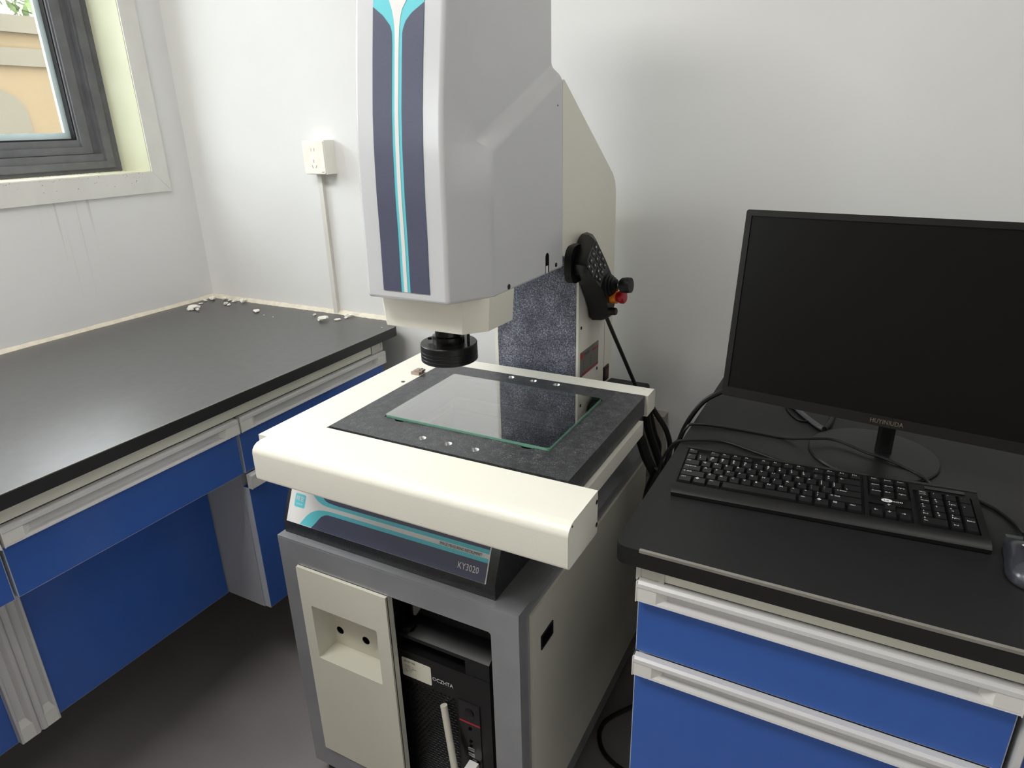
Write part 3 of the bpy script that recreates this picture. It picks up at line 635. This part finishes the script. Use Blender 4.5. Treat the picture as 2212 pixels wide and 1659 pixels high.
joined_text('plate_print', [('影像测量仪', .0062, (-.4963, 1.231, .8495), (0, 1, 0), (0, 0, 1), 'LEFT')]+[(a, s, o, x, y, al) for (a, s, o, x, y, al) in [(t, .0036, p, q, r_, al) for (t, _, p, q, r_, al), in [(k,) for k in [(w_, 0, (-.4963, y_, z_), (0, 1, 0), (0, 0, 1), 'LEFT') for i_, (w_, y_, z_) in enumerate((('型号', 1.224, .838), ('编号', 1.224, .832), ('电压', 1.224, .826), ('功率', 1.224, .820), ('行程', 1.264, .838), ('精度', 1.264, .832), ('重量', 1.264, .826), ('日期', 1.264, .820)))]]]], 'ink', colm, TM)
bm = new(); plate(bm, rect(1.346, 1.376, .752, .786), [rect(1.35, 1.372, .756, .782)], YZ, -.4978, -.4945); I('power_switch', bm, 'black', sd)
I('switch_rocker', B(-.497, -.4935, 1.3505, 1.3715, .757, .781), 'darkred', colm)
I('rear_box', prism(new(), rrect(-.4955, -.4005, .66, .749, .006), XZ, 1.32, 1.385), 'black', bevel=.002)

# head
HC = -.5935
FZ = [1.061, 1.10, 1.15, 1.21, 1.265, 1.279, 1.319, 1.385, 1.45, 1.52, 1.60, 1.70]
FYv = [.779, .780, .782, .783, .786, .787, .791, .801, .812, .8255, .844, .870]
def fyz(z):
    for i in range(len(FZ)-1):
        if z <= FZ[i+1]:
            t = (z-FZ[i])/(FZ[i+1]-FZ[i]); return FYv[i]+(FYv[i+1]-FYv[i])*t
    return FYv[-1]
def sidey(z):
    if z <= 1.265: return (.1035, .857+(.864-.857)*(z-1.061)/(1.265-1.061))
    return (.0885, .851+(.013/.170)*(z-1.279) if z >= 1.279 else .851)
bm = new(); half = {}
for s in (1, -1):
    F = [bm.verts.new((HC+s*.0715, y, z)) for y, z in zip(FYv, FZ)]
    Sd = [bm.verts.new((HC+s*sidey(z)[0], sidey(z)[1], z-(.004 if i == 0 else 0))) for i, z in enumerate(FZ)]
    C = bm.verts.new((HC+s*.1035, 1.107, 1.369)); D = bm.verts.new((HC+s*.1035, 1.110, 1.0555))
    G = bm.verts.new((HC+s*.0885, 1.098, 1.385)); K = bm.verts.new((HC+s*.0885, 1.098, 1.70))
    def fc_(l): bm.faces.new(l if s > 0 else l[::-1])
    for i in range(len(FZ)-1): fc_([F[i], Sd[i], Sd[i+1], F[i+1]])
    fc_([Sd[0], D, C, Sd[4], Sd[3], Sd[2], Sd[1]]); fc_([Sd[4], C, G, Sd[5]]); fc_([Sd[5], G, K]+Sd[:5:-1])
    half[s] = (F, Sd, C, D, G, K)
a, b = half[1], half[-1]
for i in range(len(FZ)-1): bm.faces.new([b[0][i], a[0][i], a[0][i+1], b[0][i+1]])
bm.faces.new([a[0][0], b[0][0], b[1][0], b[3], a[3], a[1][0]]); bm.faces.new([a[0][-1], a[1][-1], a[5], b[5], b[1][-1], b[0][-1]])
bm.faces.new([a[3], b[3], b[2], a[2]]); bm.faces.new([a[2], b[2], b[4], a[4]]); bm.faces.new([a[4], b[4], b[5], a[5]])
bmesh.ops.recalc_face_normals(bm, faces=bm.faces)
hd = I('head_cover', bm, 'machgrey', bevel=.0055, segs=3, ang=20)
HX = HC+.1035
def hrow(x0, x1, zs, lift):
    bm = new(); rows = [(x0(z) if callable(x0) else x0, x1(z) if callable(x1) else x1, z) for z in zs]
    prev = None
    for a_, b_, z in rows:
        e = (bm.verts.new((a_, fyz(z)-lift, z)), bm.verts.new((b_, fyz(z)-lift, z)))
        if prev: bm.faces.new([prev[0], prev[1], e[1], e[0]])
        prev = e
    return bm
def itp(tab):
    def g(z):
        for (z0, x0), (z1, x1) in zip(tab, tab[1:]):
            if z <= z1: return x0+(x1-x0)*max(0, (z-z0)/(z1-z0))
        return tab[-1][1]
    return g
zz = [1.0745]+[1.0745+(1.40-1.0745)*i/24 for i in range(1, 25)]+[1.40+.003*i for i in range(1, 18)]+[1.46, 1.50, 1.56, 1.62, 1.68]
nL = itp([(1.0, -.6010), (1.40, -.6010), (1.4138, -.6018), (1.4177, -.6027), (1.4234, -.605), (1.4293, -.6104), (1.4359, -.6166), (1.4478, -.6333), (1.7, -.6333)])
nR = itp([(1.0, -.5848), (1.4136, -.5848), (1.419, -.5833), (1.4268, -.5798), (1.4352, -.5712), (1.4462, -.5514), (1.7, -.5514)])
wL = itp([(1.0, -.5958), (1.40, -.5965), (1.4201, -.5974), (1.4311, -.5992), (1.4423, -.6024), (1.4536, -.6072), (1.49, -.625), (1.50, -.6333), (1.7, -.6333)])
wR = itp([(1.0, -.5897), (1.40, -.59), (1.4195, -.5898), (1.4329, -.588), (1.4419, -.5853), (1.4509, -.5789), (1.485, -.556), (1.50, -.5514), (1.7, -.5514)])
hl = I('head_label', hrow(-.6333, -.5514, zz, .0006), 'teal', hd)
z2 = [z for z in zz if z < 1.4478]+[1.4478]
I('label_navy', hrow(-.6333, nL, z2, .0010), 'navy', hd); I('label_navy', hrow(nR, -.5514, [z for z in zz if z < 1.4462]+[1.4462], .0010), 'navy', hd)
I('label_stripe', hrow(wL, wR, zz, .0010), 'offwhite', hd)
# slot and screws on the head's right face
I('head_slot', prism(new(), [(1.0345, 1.0595), (1.0475, 1.0595), (1.0475, 1.086)]+[(1.041+.0065*math.cos(a_), 1.086+.0075*math.sin(a_)) for a_ in (.4, .8, 1.2, 1.57, 1.97, 2.37, 2.77)]+[(1.0345, 1.086)], YZ, HX-.001, HX+.0006), 'dark', hd)
I('slot_tab', B(HX+.0004, HX+.0009, 1.0348, 1.0425, 1.0595, 1.072), 'cap', hd)
for y, z, r_ in ((1.077, 1.0665, .004), (.902, 1.065, .0042)): I('head_screw', cyl(new(), (HX-.001, y, z), (1, 0, 0), r_, .0018, 14), 'black', hd)
I('head_screw', cyl(new(), (HX-.001, 1.085, 1.325), (1, 0, 0), .0014, .0015, 10), 'black', hd)
bm = new(); v = []
for z, g in ((1.0595, -.001), (1.008, .003)):
    v.append([bm.verts.new(p) for p in ((HC-.0725+g, .815, z), (HC+.0725-g, .815, z), (HC+.100-g, .846, z), (HC+.103-g, .918, z), (HC-.103+g, .918, z), (HC-.100+g, .846, z))])
for i in range(6): bm.faces.new([v[0][i], v[0][(i+1) % 6], v[1][(i+1) % 6], v[1][i]])
bm.faces.new(v[0]); bm.faces.new(v[1][::-1])
I('lens_housing', bm, 'machcream', bevel=.002)
LX, LY = -.5935, .882
ln = I('lens_barrel', lathe(new(), [(0, 0), (.0205, 0), (.0215, -.006), (.0215, -.03), (.026, -.031), (.026, -.043), (0, -.043)], (LX, LY, 1.012), (0, 0, 1), 40), 'blackgloss', bevel=.0006)
I('lens_screw', cyl(new(), (LX-.025, LY-.012, .975), (-1, -.4, 0), .002, .006, 10), 'blackgloss', ln)
pr = [(.012, 0), (.0445, 0), (.0465, .0016)]
zt_ = .0
for k in range(3): pr += [(.0465, .0065+k*.0058), (.0460, .0069+k*.0058), (.0460, .0075+k*.0058), (.0465, .0079+k*.0058)]
pr += [(.0465, .0285), (.0455, .0300), (.020, .0300)]
rg = I('ring_light', lathe(new(), pr, (LX, LY, .9395), (0, 0, 1), 56, closed=True), 'blackanod')
I('ring_light_cable', tube(new(), [(LX+.034, LY+.006, .968), (LX+.0345, LY+.006, .985), (LX+.037, LY+.006, 1.01)], .0024), 'cable', rg)

# ================================================================ hand controller on the column
hc = thing('hand_controller', (-.47, 1.24, .905), TM, label='black hand controller with joystick and red button hung on the column', cat='controller')
J = lambda name, bm, m, par=hc, **k: obj(name, bm, m, par, T=TM, **k)
back = [(1.190, 1.104), (1.214, 1.104), (1.268, 1.045), (1.318, .99), (1.338, .95), (1.336, .905), (1.296, .912), (1.252, .921), (1.243, .945), (1.226, .970), (1.202, 1.001), (1.172, 1.024), (1.143, 1.036), (1.141, 1.055), (1.152, 1.07), (1.172, 1.082)]
face = [(1.159, 1.100), (1.170, 1.097), (1.222, 1.051), (1.266, 1.008), (1.292, .966), (1.273, .940), (1.258, .932), (1.246, .932), (1.240, .955), (1.224, .977), (1.203, .998), (1.166, 1.025), (1.128, 1.046), (1.116, 1.060), (1.120, 1.074), (1.138, 1.090)]
bm = new(); L_ = []
for x, t, sc in ((-.4945, 0, .93), (-.488, 0, 1), (-.468, .45, 1.03), (-.455, .85, 1.0), (-.4505, 1, .97)):
    pp = [(a_[0]+(b_[0]-a_[0])*t, a_[1]+(b_[1]-a_[1])*t) for a_, b_ in zip(back, face)]
    cy_ = sum(p[0] for p in pp)/16; cz_ = sum(p[1] for p in pp)/16
    L_.append([bm.verts.new((x, cy_+(p[0]-cy_)*sc, cz_+(p[1]-cz_)*sc)) for p in pp])
for p, q in zip(L_, L_[1:]):
    for i in range(16): bm.faces.new([p[i], p[(i+1) % 16], q[(i+1) % 16], q[i]])
bm.faces.new(L_[0][::-1]); bm.faces.new(L_[-1])
J('controller_body', bm, 'black', bevel=.0035, segs=2, ang=24)
padp = [(1.158, 1.094), (1.168, 1.092), (1.2255, 1.0365), (1.2139, 1.0307), (1.1988, 1.0156), (1.1942, 1.005), (1.1815, 1.0128), (1.1290, 1.0500), (1.1222, 1.0600), (1.131, 1.0780)]
pad = J('keypad', prism(new(), padp, YZ, -.4506, -.4498), 'padgrey')
btn = [(1.1629, 1.0861), (1.1518, 1.0758), (1.1409, 1.0656), (1.13, 1.0567), (1.1822, 1.0731), (1.1709, 1.0633), (1.1596, 1.0536), (1.1468, 1.0444), (1.1987, 1.0584), (1.1871, 1.0498), (1.1773, 1.0397), (1.1676, 1.031), (1.2103, 1.0442), (1.1986, 1.0337), (1.1853, 1.0223)]
e1 = Vector((-.0105, -.0099)); e2 = Vector((.0185, -.0125))
for k, (y, z) in enumerate(btn):
    q = [(y+e1.x*a_*.36+e2.x*b_*.36, z+e1.y*a_*.36+e2.y*b_*.36) for a_, b_ in ((-1, -1), (1, -1), (1, 1), (-1, 1))]
    bu = J('button', prism(new(), q, YZ, -.4498, -.4486), 'black', pad)
    g = [(y+e1.x*a_*.13+e2.x*b_*.10, z+e1.y*a_*.13+e2.y*b_*.10) for a_, b_ in ((-1, -.6), (.3, -1), (1, .8), (-.4, 1))]
    J('button_mark', prism(new(), g, YZ, -.4486, -.4483), 'print', pad)
sb = Vector((-.4505, 1.2365, 1.000)); ax = (Vector((-.412, 1.234, 1.0035))-sb).normalized()
js = J('joystick', lathe(new(), [(0, 0), (.023, 0), (.023, .003), (.0185, .005), (.0195, .008), (.015, .010), (.0158, .013), (.0115, .015), (.0118, .018), (.006, .020), (0, .020)], sb, ax, 28), 'black')
J('stick_shaft', cyl(new(), sb+ax*.018, ax, .0028, .012, 12), 'steel', js)
bm = new(); prof = [(0, .026), (.0115, .026), (.0145, .030), (.0155, .040), (.0145, .0475), (0, .0485)]; lathe(bm, prof, sb, ax, 20); J('stick_knob', bm, 'black', js)
eb = Vector((-.4505, 1.258, .972)); J('stop_collar', lathe(new(), [(0, 0), (.014, 0), (.0135, .012), (0, .012)], eb, ax, 24), 'orange'); J('stop_button', lathe(new(), [(.0095, .012), (.0105, .015), (.0135, .020), (.0135, .026), (.011, .029), (0, .030)], eb, ax, 24), 'red')
kb_ = Vector((-.4505, 1.2445, .9455)); J('speed_knob', lathe(new(), [(0, 0), (.0075, 0), (.0075, .014), (.0065, .016), (0, .016)], kb_, ax, 20), 'black')
br = J('hanger', prism(new(), rrect(1.13, 1.20, 1.018, 1.088, .024), YZ, -.4975, -.484), 'black', bevel=.002)
J('controller_cable', tube(new(), [(-.463, 1.262, .93), (-.4543, 1.268, .905), (-.4368, 1.299, .837), (-.4192, 1.33, .7685), (-.413, 1.341, .745)], .0042), 'cable')

# ================================================================ cables behind the stage
cabs = [('thick black cable hanging behind the right corner of the granite stage', .0085, [(-.38, 1.23, .775), (-.3689, 1.25, .7443), (-.3579, 1.25, .6994), (-.3374, 1.25, .645), (-.3256, 1.25, .6096), (-.318, 1.25, .56), (-.33, 1.27, .40), (-.36, 1.30, .05)]),
        ('thin black cable hanging between the thick cables and the wall box', .0048, [(-.376, 1.29, .76), (-.3685, 1.29, .7234), (-.3561, 1.29, .6774), (-.3456, 1.29, .6522), (-.3449, 1.29, .6191), (-.338, 1.29, .587), (-.345, 1.29, .3), (-.35, 1.31, .05)]),
        ('black cable bowed outward over the grey wall box', .0058, [(-.385, 1.31, .75), (-.3674, 1.31, .7211), (-.3401, 1.31, .6829), (-.3279, 1.31, .647), (-.3299, 1.31, .6131), (-.3391, 1.31, .5769), (-.3413, 1.31, .5416), (-.34, 1.33, .05)]),
        ('thickest black cable, nearest the cream slide below the stage', .0105, [(-.378, 1.18, .745), (-.3639, 1.2, .7092), (-.3475, 1.2, .666), (-.3295, 1.2, .6332), (-.3186, 1.2, .6092), (-.31, 1.2, .55), (-.32, 1.22, .3), (-.35, 1.24, .05)]),
        ('black cable dropping straight down between stand and desk', .0075, [(-.318, 1.185, .65), (-.332, 1.18, .606), (-.3378, 1.18, .5665), (-.3382, 1.18, .5332), (-.335, 1.18, .3), (-.33, 1.17, .05)])]
for lab, r_, pts in cabs: obj('cable', tube(new(), pts, r_), 'cable', T=TM, label=lab, cat='cable')
obj('floor_cable', tube(new(), [(-.31, 1.18, .056), (-.3654, 1.1017, .056), (-.3763, 1.0614, .056), (-.3653, 1.027, .056), (-.3409, 1.001, .056), (-.30, .985, .056), (-.24, .98, .056)], .005), 'cable', label='black cable curved on the floor between stand and blue cabinet', cat='cable')
rz = .8125
obj('keyboard_cable', tube(new(), [(-.275, 1.06, .66), (-.2689, 1.06, .7346), (-.2637, 1.06, .7584), (-.2515, 1.06, .7833), (-.2400, 1.061, .8061), (-.2277, 1.0683, rz+.0015), (-.1688, 1.0811, rz), (-.0879, 1.0792, rz), (-.0509, 1.066, .824), (-.0118, 1.0723, .827), (.0334, 1.048, .826), (.0622, 1.040, .824), (.1069, 1.02, rz+.004), (.118, .985, .817)], .0023), 'cable', label='thin black cable crossing the desk over the monitor foot', cat='cable')
obj('mouse_cable', tube(new(), [(-.272, 1.0, .68), (-.2648, 1.0, .7554), (-.2583, 1.0, .7785), (-.244, 1.0, .8045), (-.2263, 1.0015, rz+.001), (-.1723, 1.0248, rz), (-.1268, 1.0113, rz), (-.0696, .9904, rz), (-.0063, .980, rz), (.0537, .985, rz), (.0891, .99, rz), (.15, .992, rz), (.185, .975, rz), (.2062, .941, rz), (.2105, .918, .815), (.211, .906, .818)], .0023), 'cable', label='thin black mouse cable running behind the keyboard', cat='cable')
obj('monitor_cable', tube(new(), [(-.12, 1.16, .875), (-.16, 1.14, .873), (-.1962, 1.12, .860), (-.226, 1.12, .8359), (-.2492, 1.12, .796), (-.2632, 1.12, .7546), (-.2678, 1.12, .7206), (-.27, 1.12, .5)], .0045), 'cable', label='black monitor cable arching off the left desk edge', cat='cable')
obj('grey_cable', tube(new(), [(-.115, 1.26, rz+.002), (-.0868, 1.2175, .8145), (-.0635, 1.1787, .8145), (-.0418, 1.1475, .8145), (-.0317, 1.1381, .8145)], .0042), 'greycable', label='pale grey cable on the desk behind the monitor', cat='cable')
obj('black_cable', tube(new(), [(-.0300, 1.1375, .8145), (-.0240, 1.1643, .8145), (-.0225, 1.1963, .8145), (-.02, 1.26, .8145)], .0043), 'cable', label='short black cable behind the monitor joined to the grey one', cat='cable')
obj('thin_cable', tube(new(), [(-.10, 1.25, .8118), (-.0977, 1.213, .8118), (-.0845, 1.1806, .8118), (-.0691, 1.1638, .8118), (-.0509, 1.1659, .8118)], .0017), 'cable', label='hair-thin black cable looped on the desk behind the monitor', cat='cable')

# ================================================================ monitor
ya, ti = math.radians(-7.5), math.radians(8)
C0 = TR((.051, 1.03, .878))
mo = thing('monitor', None, label='large black monitor, switched off, on a round foot', cat='monitor', world=C0*1, rot=(-ti, 0, ya))
s_ = lambda v: Vector(v)*1.18
MO = lambda name, bm, m, par=mo, **k: obj(name, bm, m, par, T=s_, local=True, **k)
hw, hh = .240, .2935
pa = MO('bezel', plate(new(), rrect(-hw, hw, 0, hh, .004), [rect(-hw+.0085, hw-.0085, .0155, hh-.009)], XZ, 0, .014), 'bezel', bevel=.0014)
MO('screen', B(-hw+.008, hw-.008, .0022, .010, .015, hh-.0085), 'screen')
MO('back_shell', prism(new(), rrect(-hw+.001, hw-.001, .001, hh-.001, .004), XZ, .014, .020), 'black', bevel=.002)
bm = new(); v0 = rrect(-.15, .15, .03, .24, .02); v1 = rrect(-.12, .12, .05, .22, .02); A = [bm.verts.new((u, .020, v)) for u, v in v0]; Bv = [bm.verts.new((u, .045, v)) for u, v in v1]
for i in range(len(A)): bm.faces.new([A[i], A[(i+1) % len(A)], Bv[(i+1) % len(A)], Bv[i]])
bm.faces.new(Bv); bm.faces.new(A[::-1]); MO('back_bulge', bm, 'black')
text('bezel_lettering', 'HUYINIUDA', .0092, (.000, -.0006, .0045), (1, 0, 0), (0, 0, 1), 'goldprint', mo, s_, 'CENTER', local=True, squash=.86)
# stand of the monitor, in the tilted frame's inverse so that it stands upright
inv = (Matrix.Rotation(ya, 3, 'Z') @ Matrix.Rotation(-ti, 3, 'X')).inverted()
def TS(v): return inv @ (TR(v)-C0)
def MS(name, bm, m, **k): return obj(name, bm, m, mo, T=TS, local=True, **k)
MS('neck', prism(new(), rrect(.0445, .0675, 1.066, 1.088, .006), XY, .816, 1.0), 'black', bevel=.001)
MS('foot', lathe(new(), [(0, 0), (.089, 0), (.0905, .002), (.089, .0045), (.07, .0078), (.03, .0105), (0, .011)], (.0425, 1.076, .8102), (0, 0, 1), 64), 'bezel')

# ================================================================ keyboard
ka = math.radians(4.2)
kb = thing('keyboard', None, label='long black full-size keyboard on the desk before the monitor', cat='keyboard', world=TR((-.2015, .8265, .81)), rot=(0, 0, ka))
KL, KD = .377, .124
deck = lambda v: .0105+.0085*v/KD
KB = lambda name, bm, m, par=kb, **k: obj(name, bm, m, par, T=s_, local=True, **k)
prof = [(0, .001), (0, .006), (.004, .0095), (.012, deck(.012)+.0012), (.0195, deck(.0195)+.0008), (.0205, deck(.02)-.002), (KD-.008, deck(KD-.008)-.002), (KD-.007, deck(KD)+.0016), (KD, deck(KD)+.001), (KD, .004), (KD-.004, .001)]
KB('case', prism(new(), prof, YZ, 0, KL), 'black', bevel=.001)
for u0, u1 in ((0, .0035), (.2425, .2475), (.2975, .3015), (KL-.0085, KL)):
    bm = new(); prism(bm, [(.0195, deck(.0195)-.003), (.0195, deck(.0195)+.0008), (KD-.007, deck(KD-.007)+.0014), (KD-.007, deck(KD)-.003)], YZ, u0, u1); KB('deck_bar', bm, 'black', bevel=.0004)
bm = new(); prism(bm, [(KD-.0235, deck(.1)-.003), (KD-.0235, deck(.1)+.0013), (KD-.007, deck(KD-.007)+.0014), (KD-.007, deck(KD)-.003)], YZ, .3015, KL-.0085); KB('deck_bar', bm, 'black', bevel=.0004)
bm = new(); prism(bm, [(.0535, deck(.05)-.003), (.0535, deck(.05)+.0005), (.0705, deck(.07)+.0005), (.0705, deck(.07)-.003)], YZ, .2475, .2975)
KB('deck_bar', bm, 'black', bevel=.0004)
KB('indicator_window', B(.316, .362, KD-.0185, KD-.0105, deck(.11)+.001, deck(.11)+.0022), 'blackgloss')
PU, PV, V0 = .01575, .0153, .0215
legends = []; cache = {}
def key(u, v, wu, hv, leg, ls=.0042, left=False):
    """keycap of wu x hv at lower-left (u, v) plus its printed legend"""
    k = (round(wu, 5), round(hv, 5))
    if k not in cache:
        bm = new(); g = .0004; ix, iy0, iy1, h = .0022, .0012, .0022, .0060
        b_ = [(g, g), (wu-g, g), (wu-g, hv-g), (g, hv-g)]; t_ = [(ix, iy0), (wu-ix, iy0), (wu-ix, hv-iy1), (ix, hv-iy1)]
        lo = [bm.verts.new((x, y, 0)) for x, y in b_]; hi = [bm.verts.new((x, y, h-(.0006 if i < 2 else 0))) for i, (x, y) in enumerate(t_)]
        for i in range(4): bm.faces.new([lo[i], lo[(i+1) % 4], hi[(i+1) % 4], hi[i]])
        bm.faces.new(hi); bm.faces.new(lo[::-1])
        cache[k] = finish(bm, 'key', M['keyplastic'], s_, Vector((0, 0, 0)), bevel=.0005, segs=1)
    o = bpy.data.objects.new('key', cache[k]); COL.objects.link(o); o.parent = kb
    o.location = s_((u, v, deck(v)-.0018)); o.rotation_euler = (math.atan(.0085/KD), 0, 0)
    zt = lambda y: deck(v+y)+.0047
    ls_ = leg.split('|'); nl = len(ls_)
    for i, t in enumerate(ls_):
        y = hv*.62-ls*.35 if nl == 1 else hv*(.66-.33*i)-ls*.35
        legends.append((t, ls if nl == 1 or len(t) < 2 else ls*.8, (u+.0036, v+y, zt(y)+.0003), (1, 0, 0), (0, 1, .07), 'LEFT'))
def row(r, u, items, v=None):
    for it in items:
        t, w_ = it if isinstance(it, tuple) else (it, 1)
        if t is None: u += w_*PU; continue
        key(u, V0+r*PV if v is None else v, w_*PU, PV, t, .0056 if len(t.split('|')[0]) < 3 else .0040); u += w_*PU
    return u
U0 = .0042
row(0, U0, [('Ctrl', 1.25), ('❖', 1.25), ('Alt', 1.25), ('', 6.25), ('Alt', 1.25), ('❖', 1.25), ('▤', 1.25), ('Ctrl', 1.25)])
row(1, U0, [('⇧ Shift', 2.25)]+list('ZXCVBNM')+['<|,', '>|.', '?|/', ('⇧ Shift', 2.75)])
row(2, U0, [('CapsLock', 1.75)]+list('ASDFGHJKL')+[':|;', '"|\'', ('←Enter', 2.25)])
row(3, U0, [('Tab', 1.5)]+list('QWERTYUIOP')+['{|[', '}|]', ('||\\', 1.5)])
row(4, U0, ['~|`', '!|1', '@|2', '#|3', '$|4', '%|5', '^|6', '&|7', '*|8', '(|9', ')|0', '_|-', '+|=', ('←', 2)])
fv = V0+5*PV+.0022; fh = .0112
u = U0
for t, gap in (('Esc', 1), ('F1', 0), ('F2', 0), ('F3', 0), ('F4', .5), ('F5', 0), ('F6', 0), ('F7', 0), ('F8', .5), ('F9', 0), ('F10', 0), ('F11', 0), ('F12', 0)):
    key(u, fv, PU, fh, t, .0040); u += PU*(1+gap)
UN = .2482
for i, t in enumerate(('PrtSc', 'Scroll', 'Pause')): key(UN+i*PU, fv, PU, fh, t, .0034)
for i, t in enumerate(('Insert', 'Home', 'PgUp')): key(UN+i*PU, V0+4*PV, PU, PV, t, .0038)
for i, t in enumerate(('Delete', 'End', 'PgDn')): key(UN+i*PU, V0+3*PV, PU, PV, t, .0038)
key(UN+PU, V0+PV, PU, PV, '↑', .0060)
for i, t in enumerate(('←', '↓', '→')): key(UN+i*PU, V0, PU, PV, t, .0060)
UP = .3045
for r_, rr in enumerate(('0|Ins', '1|End', '4|←', '7|Home', 'Num|Lock')):
    key(UP, V0+r_*PV, PU*(2 if r_ == 0 else 1), PV, rr, .0046)
for r_, rr in ((1, '2|↓'), (2, '5'), (3, '8|↑'), (4, '/')): key(UP+PU, V0+r_*PV, PU, PV, rr, .0046)
for r_, rr in ((0, '.|Del'), (1, '3|PgDn'), (2, '6|→'), (3, '9|PgUp'), (4, '*')): key(UP+2*PU, V0+r_*PV, PU, PV, rr, .0046)
key(UP+3*PU, V0, PU, 2*PV, 'Enter', .0040); key(UP+3*PU, V0+2*PV, PU, 2*PV, '+', .0042); key(UP+3*PU, V0+4*PV, PU, PV, '-', .0042)
meta(joined_text('key_legends', legends, 'print', kb, s_, local=True), label='white printed key legends', kind='stuff')
lv = .0615
def brand(par, o, ux, uy, size, T, local=True, pre=''):
    """oval badge with dark Le and light coo beside it"""
    o, ux, uy = Vector(o), Vector(ux), Vector(uy); n_ = ux.cross(uy).normalized()
    bm = new(); flat(bm, [(math.cos(a_)*size*.72, math.sin(a_)*size*.45) for a_ in [2*math.pi*i/24 for i in range(24)]], lambda a_, b_: o+ux*(a_+size*.55)+uy*(b_+size*.28))
    obj('badge_oval', bm, 'print', par, T=T, local=local)
    text('badge_lettering', 'Le', size*.72, o+ux*(size*.12)+uy*(size*.05)+n_*.0002, ux, uy, 'ink', par, T, local=local)
    text('badge_lettering', 'coo', size*.72, o+ux*(size*1.32)+uy*(size*.05)+n_*.0002, ux, uy, 'print', par, T, local=local, squash=1.15)
brand(kb, (UN+.016, lv-.0015, deck(lv)+.0009), (1, 0, 0), (0, 1, .07), .0092, s_)

# ================================================================ mouse
ms = thing('mouse', None, label='dark grey glossy mouse at the right edge of the picture', cat='mouse', world=TR((.2115, .842, .81)), rot=(0, 0, math.radians(3)))
MSH = lambda name, bm, m, **k: obj(name, bm, m, ms, T=s_, local=True, **k)
def mouse_bm(z_top, y0, y1, grow=0):
    bm = new(); prev = None; n = 24; m_ = 20
    for i in range(m_+1):
        t = i/m_; y = y0+(y1-y0)*(.5-.5*math.cos(math.pi*t)); q = (y+.052)/.100
        wv = (.028+.003*math.sin(q*6.2+.5))*max(.02, (1-abs(2*q-1)**3.2))**.42+grow; h = z_top*max(.03, (1-abs(2*q-.92)**2.6))**.55+grow
        r_ = []
        for j in range(n+1):
            a_ = math.pi*j/n; cx_ = math.copysign(abs(math.cos(a_))**.75, math.cos(a_))*wv; r_.append(bm.verts.new((cx_, y, .0012+h*abs(math.sin(a_))**.8)))
        if prev:
            for j in range(n): bm.faces.new([prev[j], prev[j+1], r_[j+1], r_[j]])
            bm.faces.new([prev[0], r_[0], r_[n], prev[n]])
        prev = r_
    bmesh.ops.holes_fill(bm, edges=bm.edges); bmesh.ops.remove_doubles(bm, verts=bm.verts, dist=.00002); return bm
MSH('shell', mouse_bm(.0240, -.052, .0475), 'mouse'); MSH('lower_body', mouse_bm(.010, -.051, .047, .0002), 'black')
MSH('front_bar', B(-.0195, .0195, .040, .0475, .004, .0135), 'padgrey', bevel=.003)
brand(ms, (-.012, .002, .0268), (1, 0, 0), (0, .98, -.1), .0075, s_)
MSH('scroll_wheel', cyl(new(), (-.003, .034, .018), (1, 0, 0), .0085, .006, 20), 'black')

# ================================================================ plaster crumbs on the bench
cr = [(-1.7555, 1.2724, .0125), (-1.7235, 1.263, .0075), (-1.7492, 1.2579, .007), (-1.8, 1.3779, .0105), (-1.806, 1.3563, .0065), (-1.788, 1.3247, .005), (-1.7078, 1.351, .0075), (-1.6889, 1.3468, .005), (-1.7578, 1.390, .0085), (-1.7343, 1.388, .005), (-1.71, 1.384, .0075), (-1.6749, 1.388, .0095), (-1.5497, 1.3242, .0105), (-1.2973, 1.3252, .0115), (-1.3603, 1.3602, .0045), (-1.2668, 1.3481, .006), (-1.2582, 1.3874, .0105), (-1.2602, 1.3763, .0062), (-1.5011, 1.3065, .0022), (-1.4607, 1.3023, .0021), (-1.1046, 1.335, .0021)]
names = ['largest plaster lump near the left wall, on the bench', 'small plaster crumb right of the largest lump', 'small plaster crumb just before the largest lump', 'plaster flake against the left wall sealant', 'smaller plaster crumb by the left wall sealant', 'tiny crumb between wall sealant and largest lump', 'rounded plaster crumb, left of a touching pair', 'small plaster crumb, right of a touching pair', 'pointed plaster crumb closest to the room corner', 'tiny plaster crumb between two larger ones near the corner', 'round plaster crumb third from the room corner', 'chunky plaster flake by the back wall near the corner', 'flat white flake alone in mid bench', 'longest curved white flake near the conduit', 'small white sliver left of the longest curved flake', 'small square white flake right of the longest one', 'crumpled plaster lump at the foot of the conduit', 'thin plaster piece before the crumpled lump by the conduit', 'white speck right of the lone flat flake', 'farther white speck right of the lone flat flake', 'white speck near the right end of the bench']
for (x, y, r_), lab in zip(cr, names):
    bm = new(); bmesh.ops.create_icosphere(bm, subdivisions=2 if r_ > .004 else 1, radius=r_)
    ang = random.uniform(0, 3); fl_ = random.uniform(.28, .6)
    for v in bm.verts:
        d = 1+.45*math.sin(v.co.x/r_*3.1+x*90)*math.cos(v.co.y/r_*2.7+y*70)+random.uniform(-.15, .15); v.co *= d; v.co.x *= 1.25; v.co.y *= .8; v.co.z *= fl_
        v.co = Matrix.Rotation(ang, 3, 'Z') @ v.co
    mz = min(v.co.z for v in bm.verts)
    for v in bm.verts: v.co += Vector((x, y, .8102-mz))
    obj('plaster_crumb', bm, 'plaster', label=lab, cat='crumb', group='plaster crumbs on the bench', smooth=False)
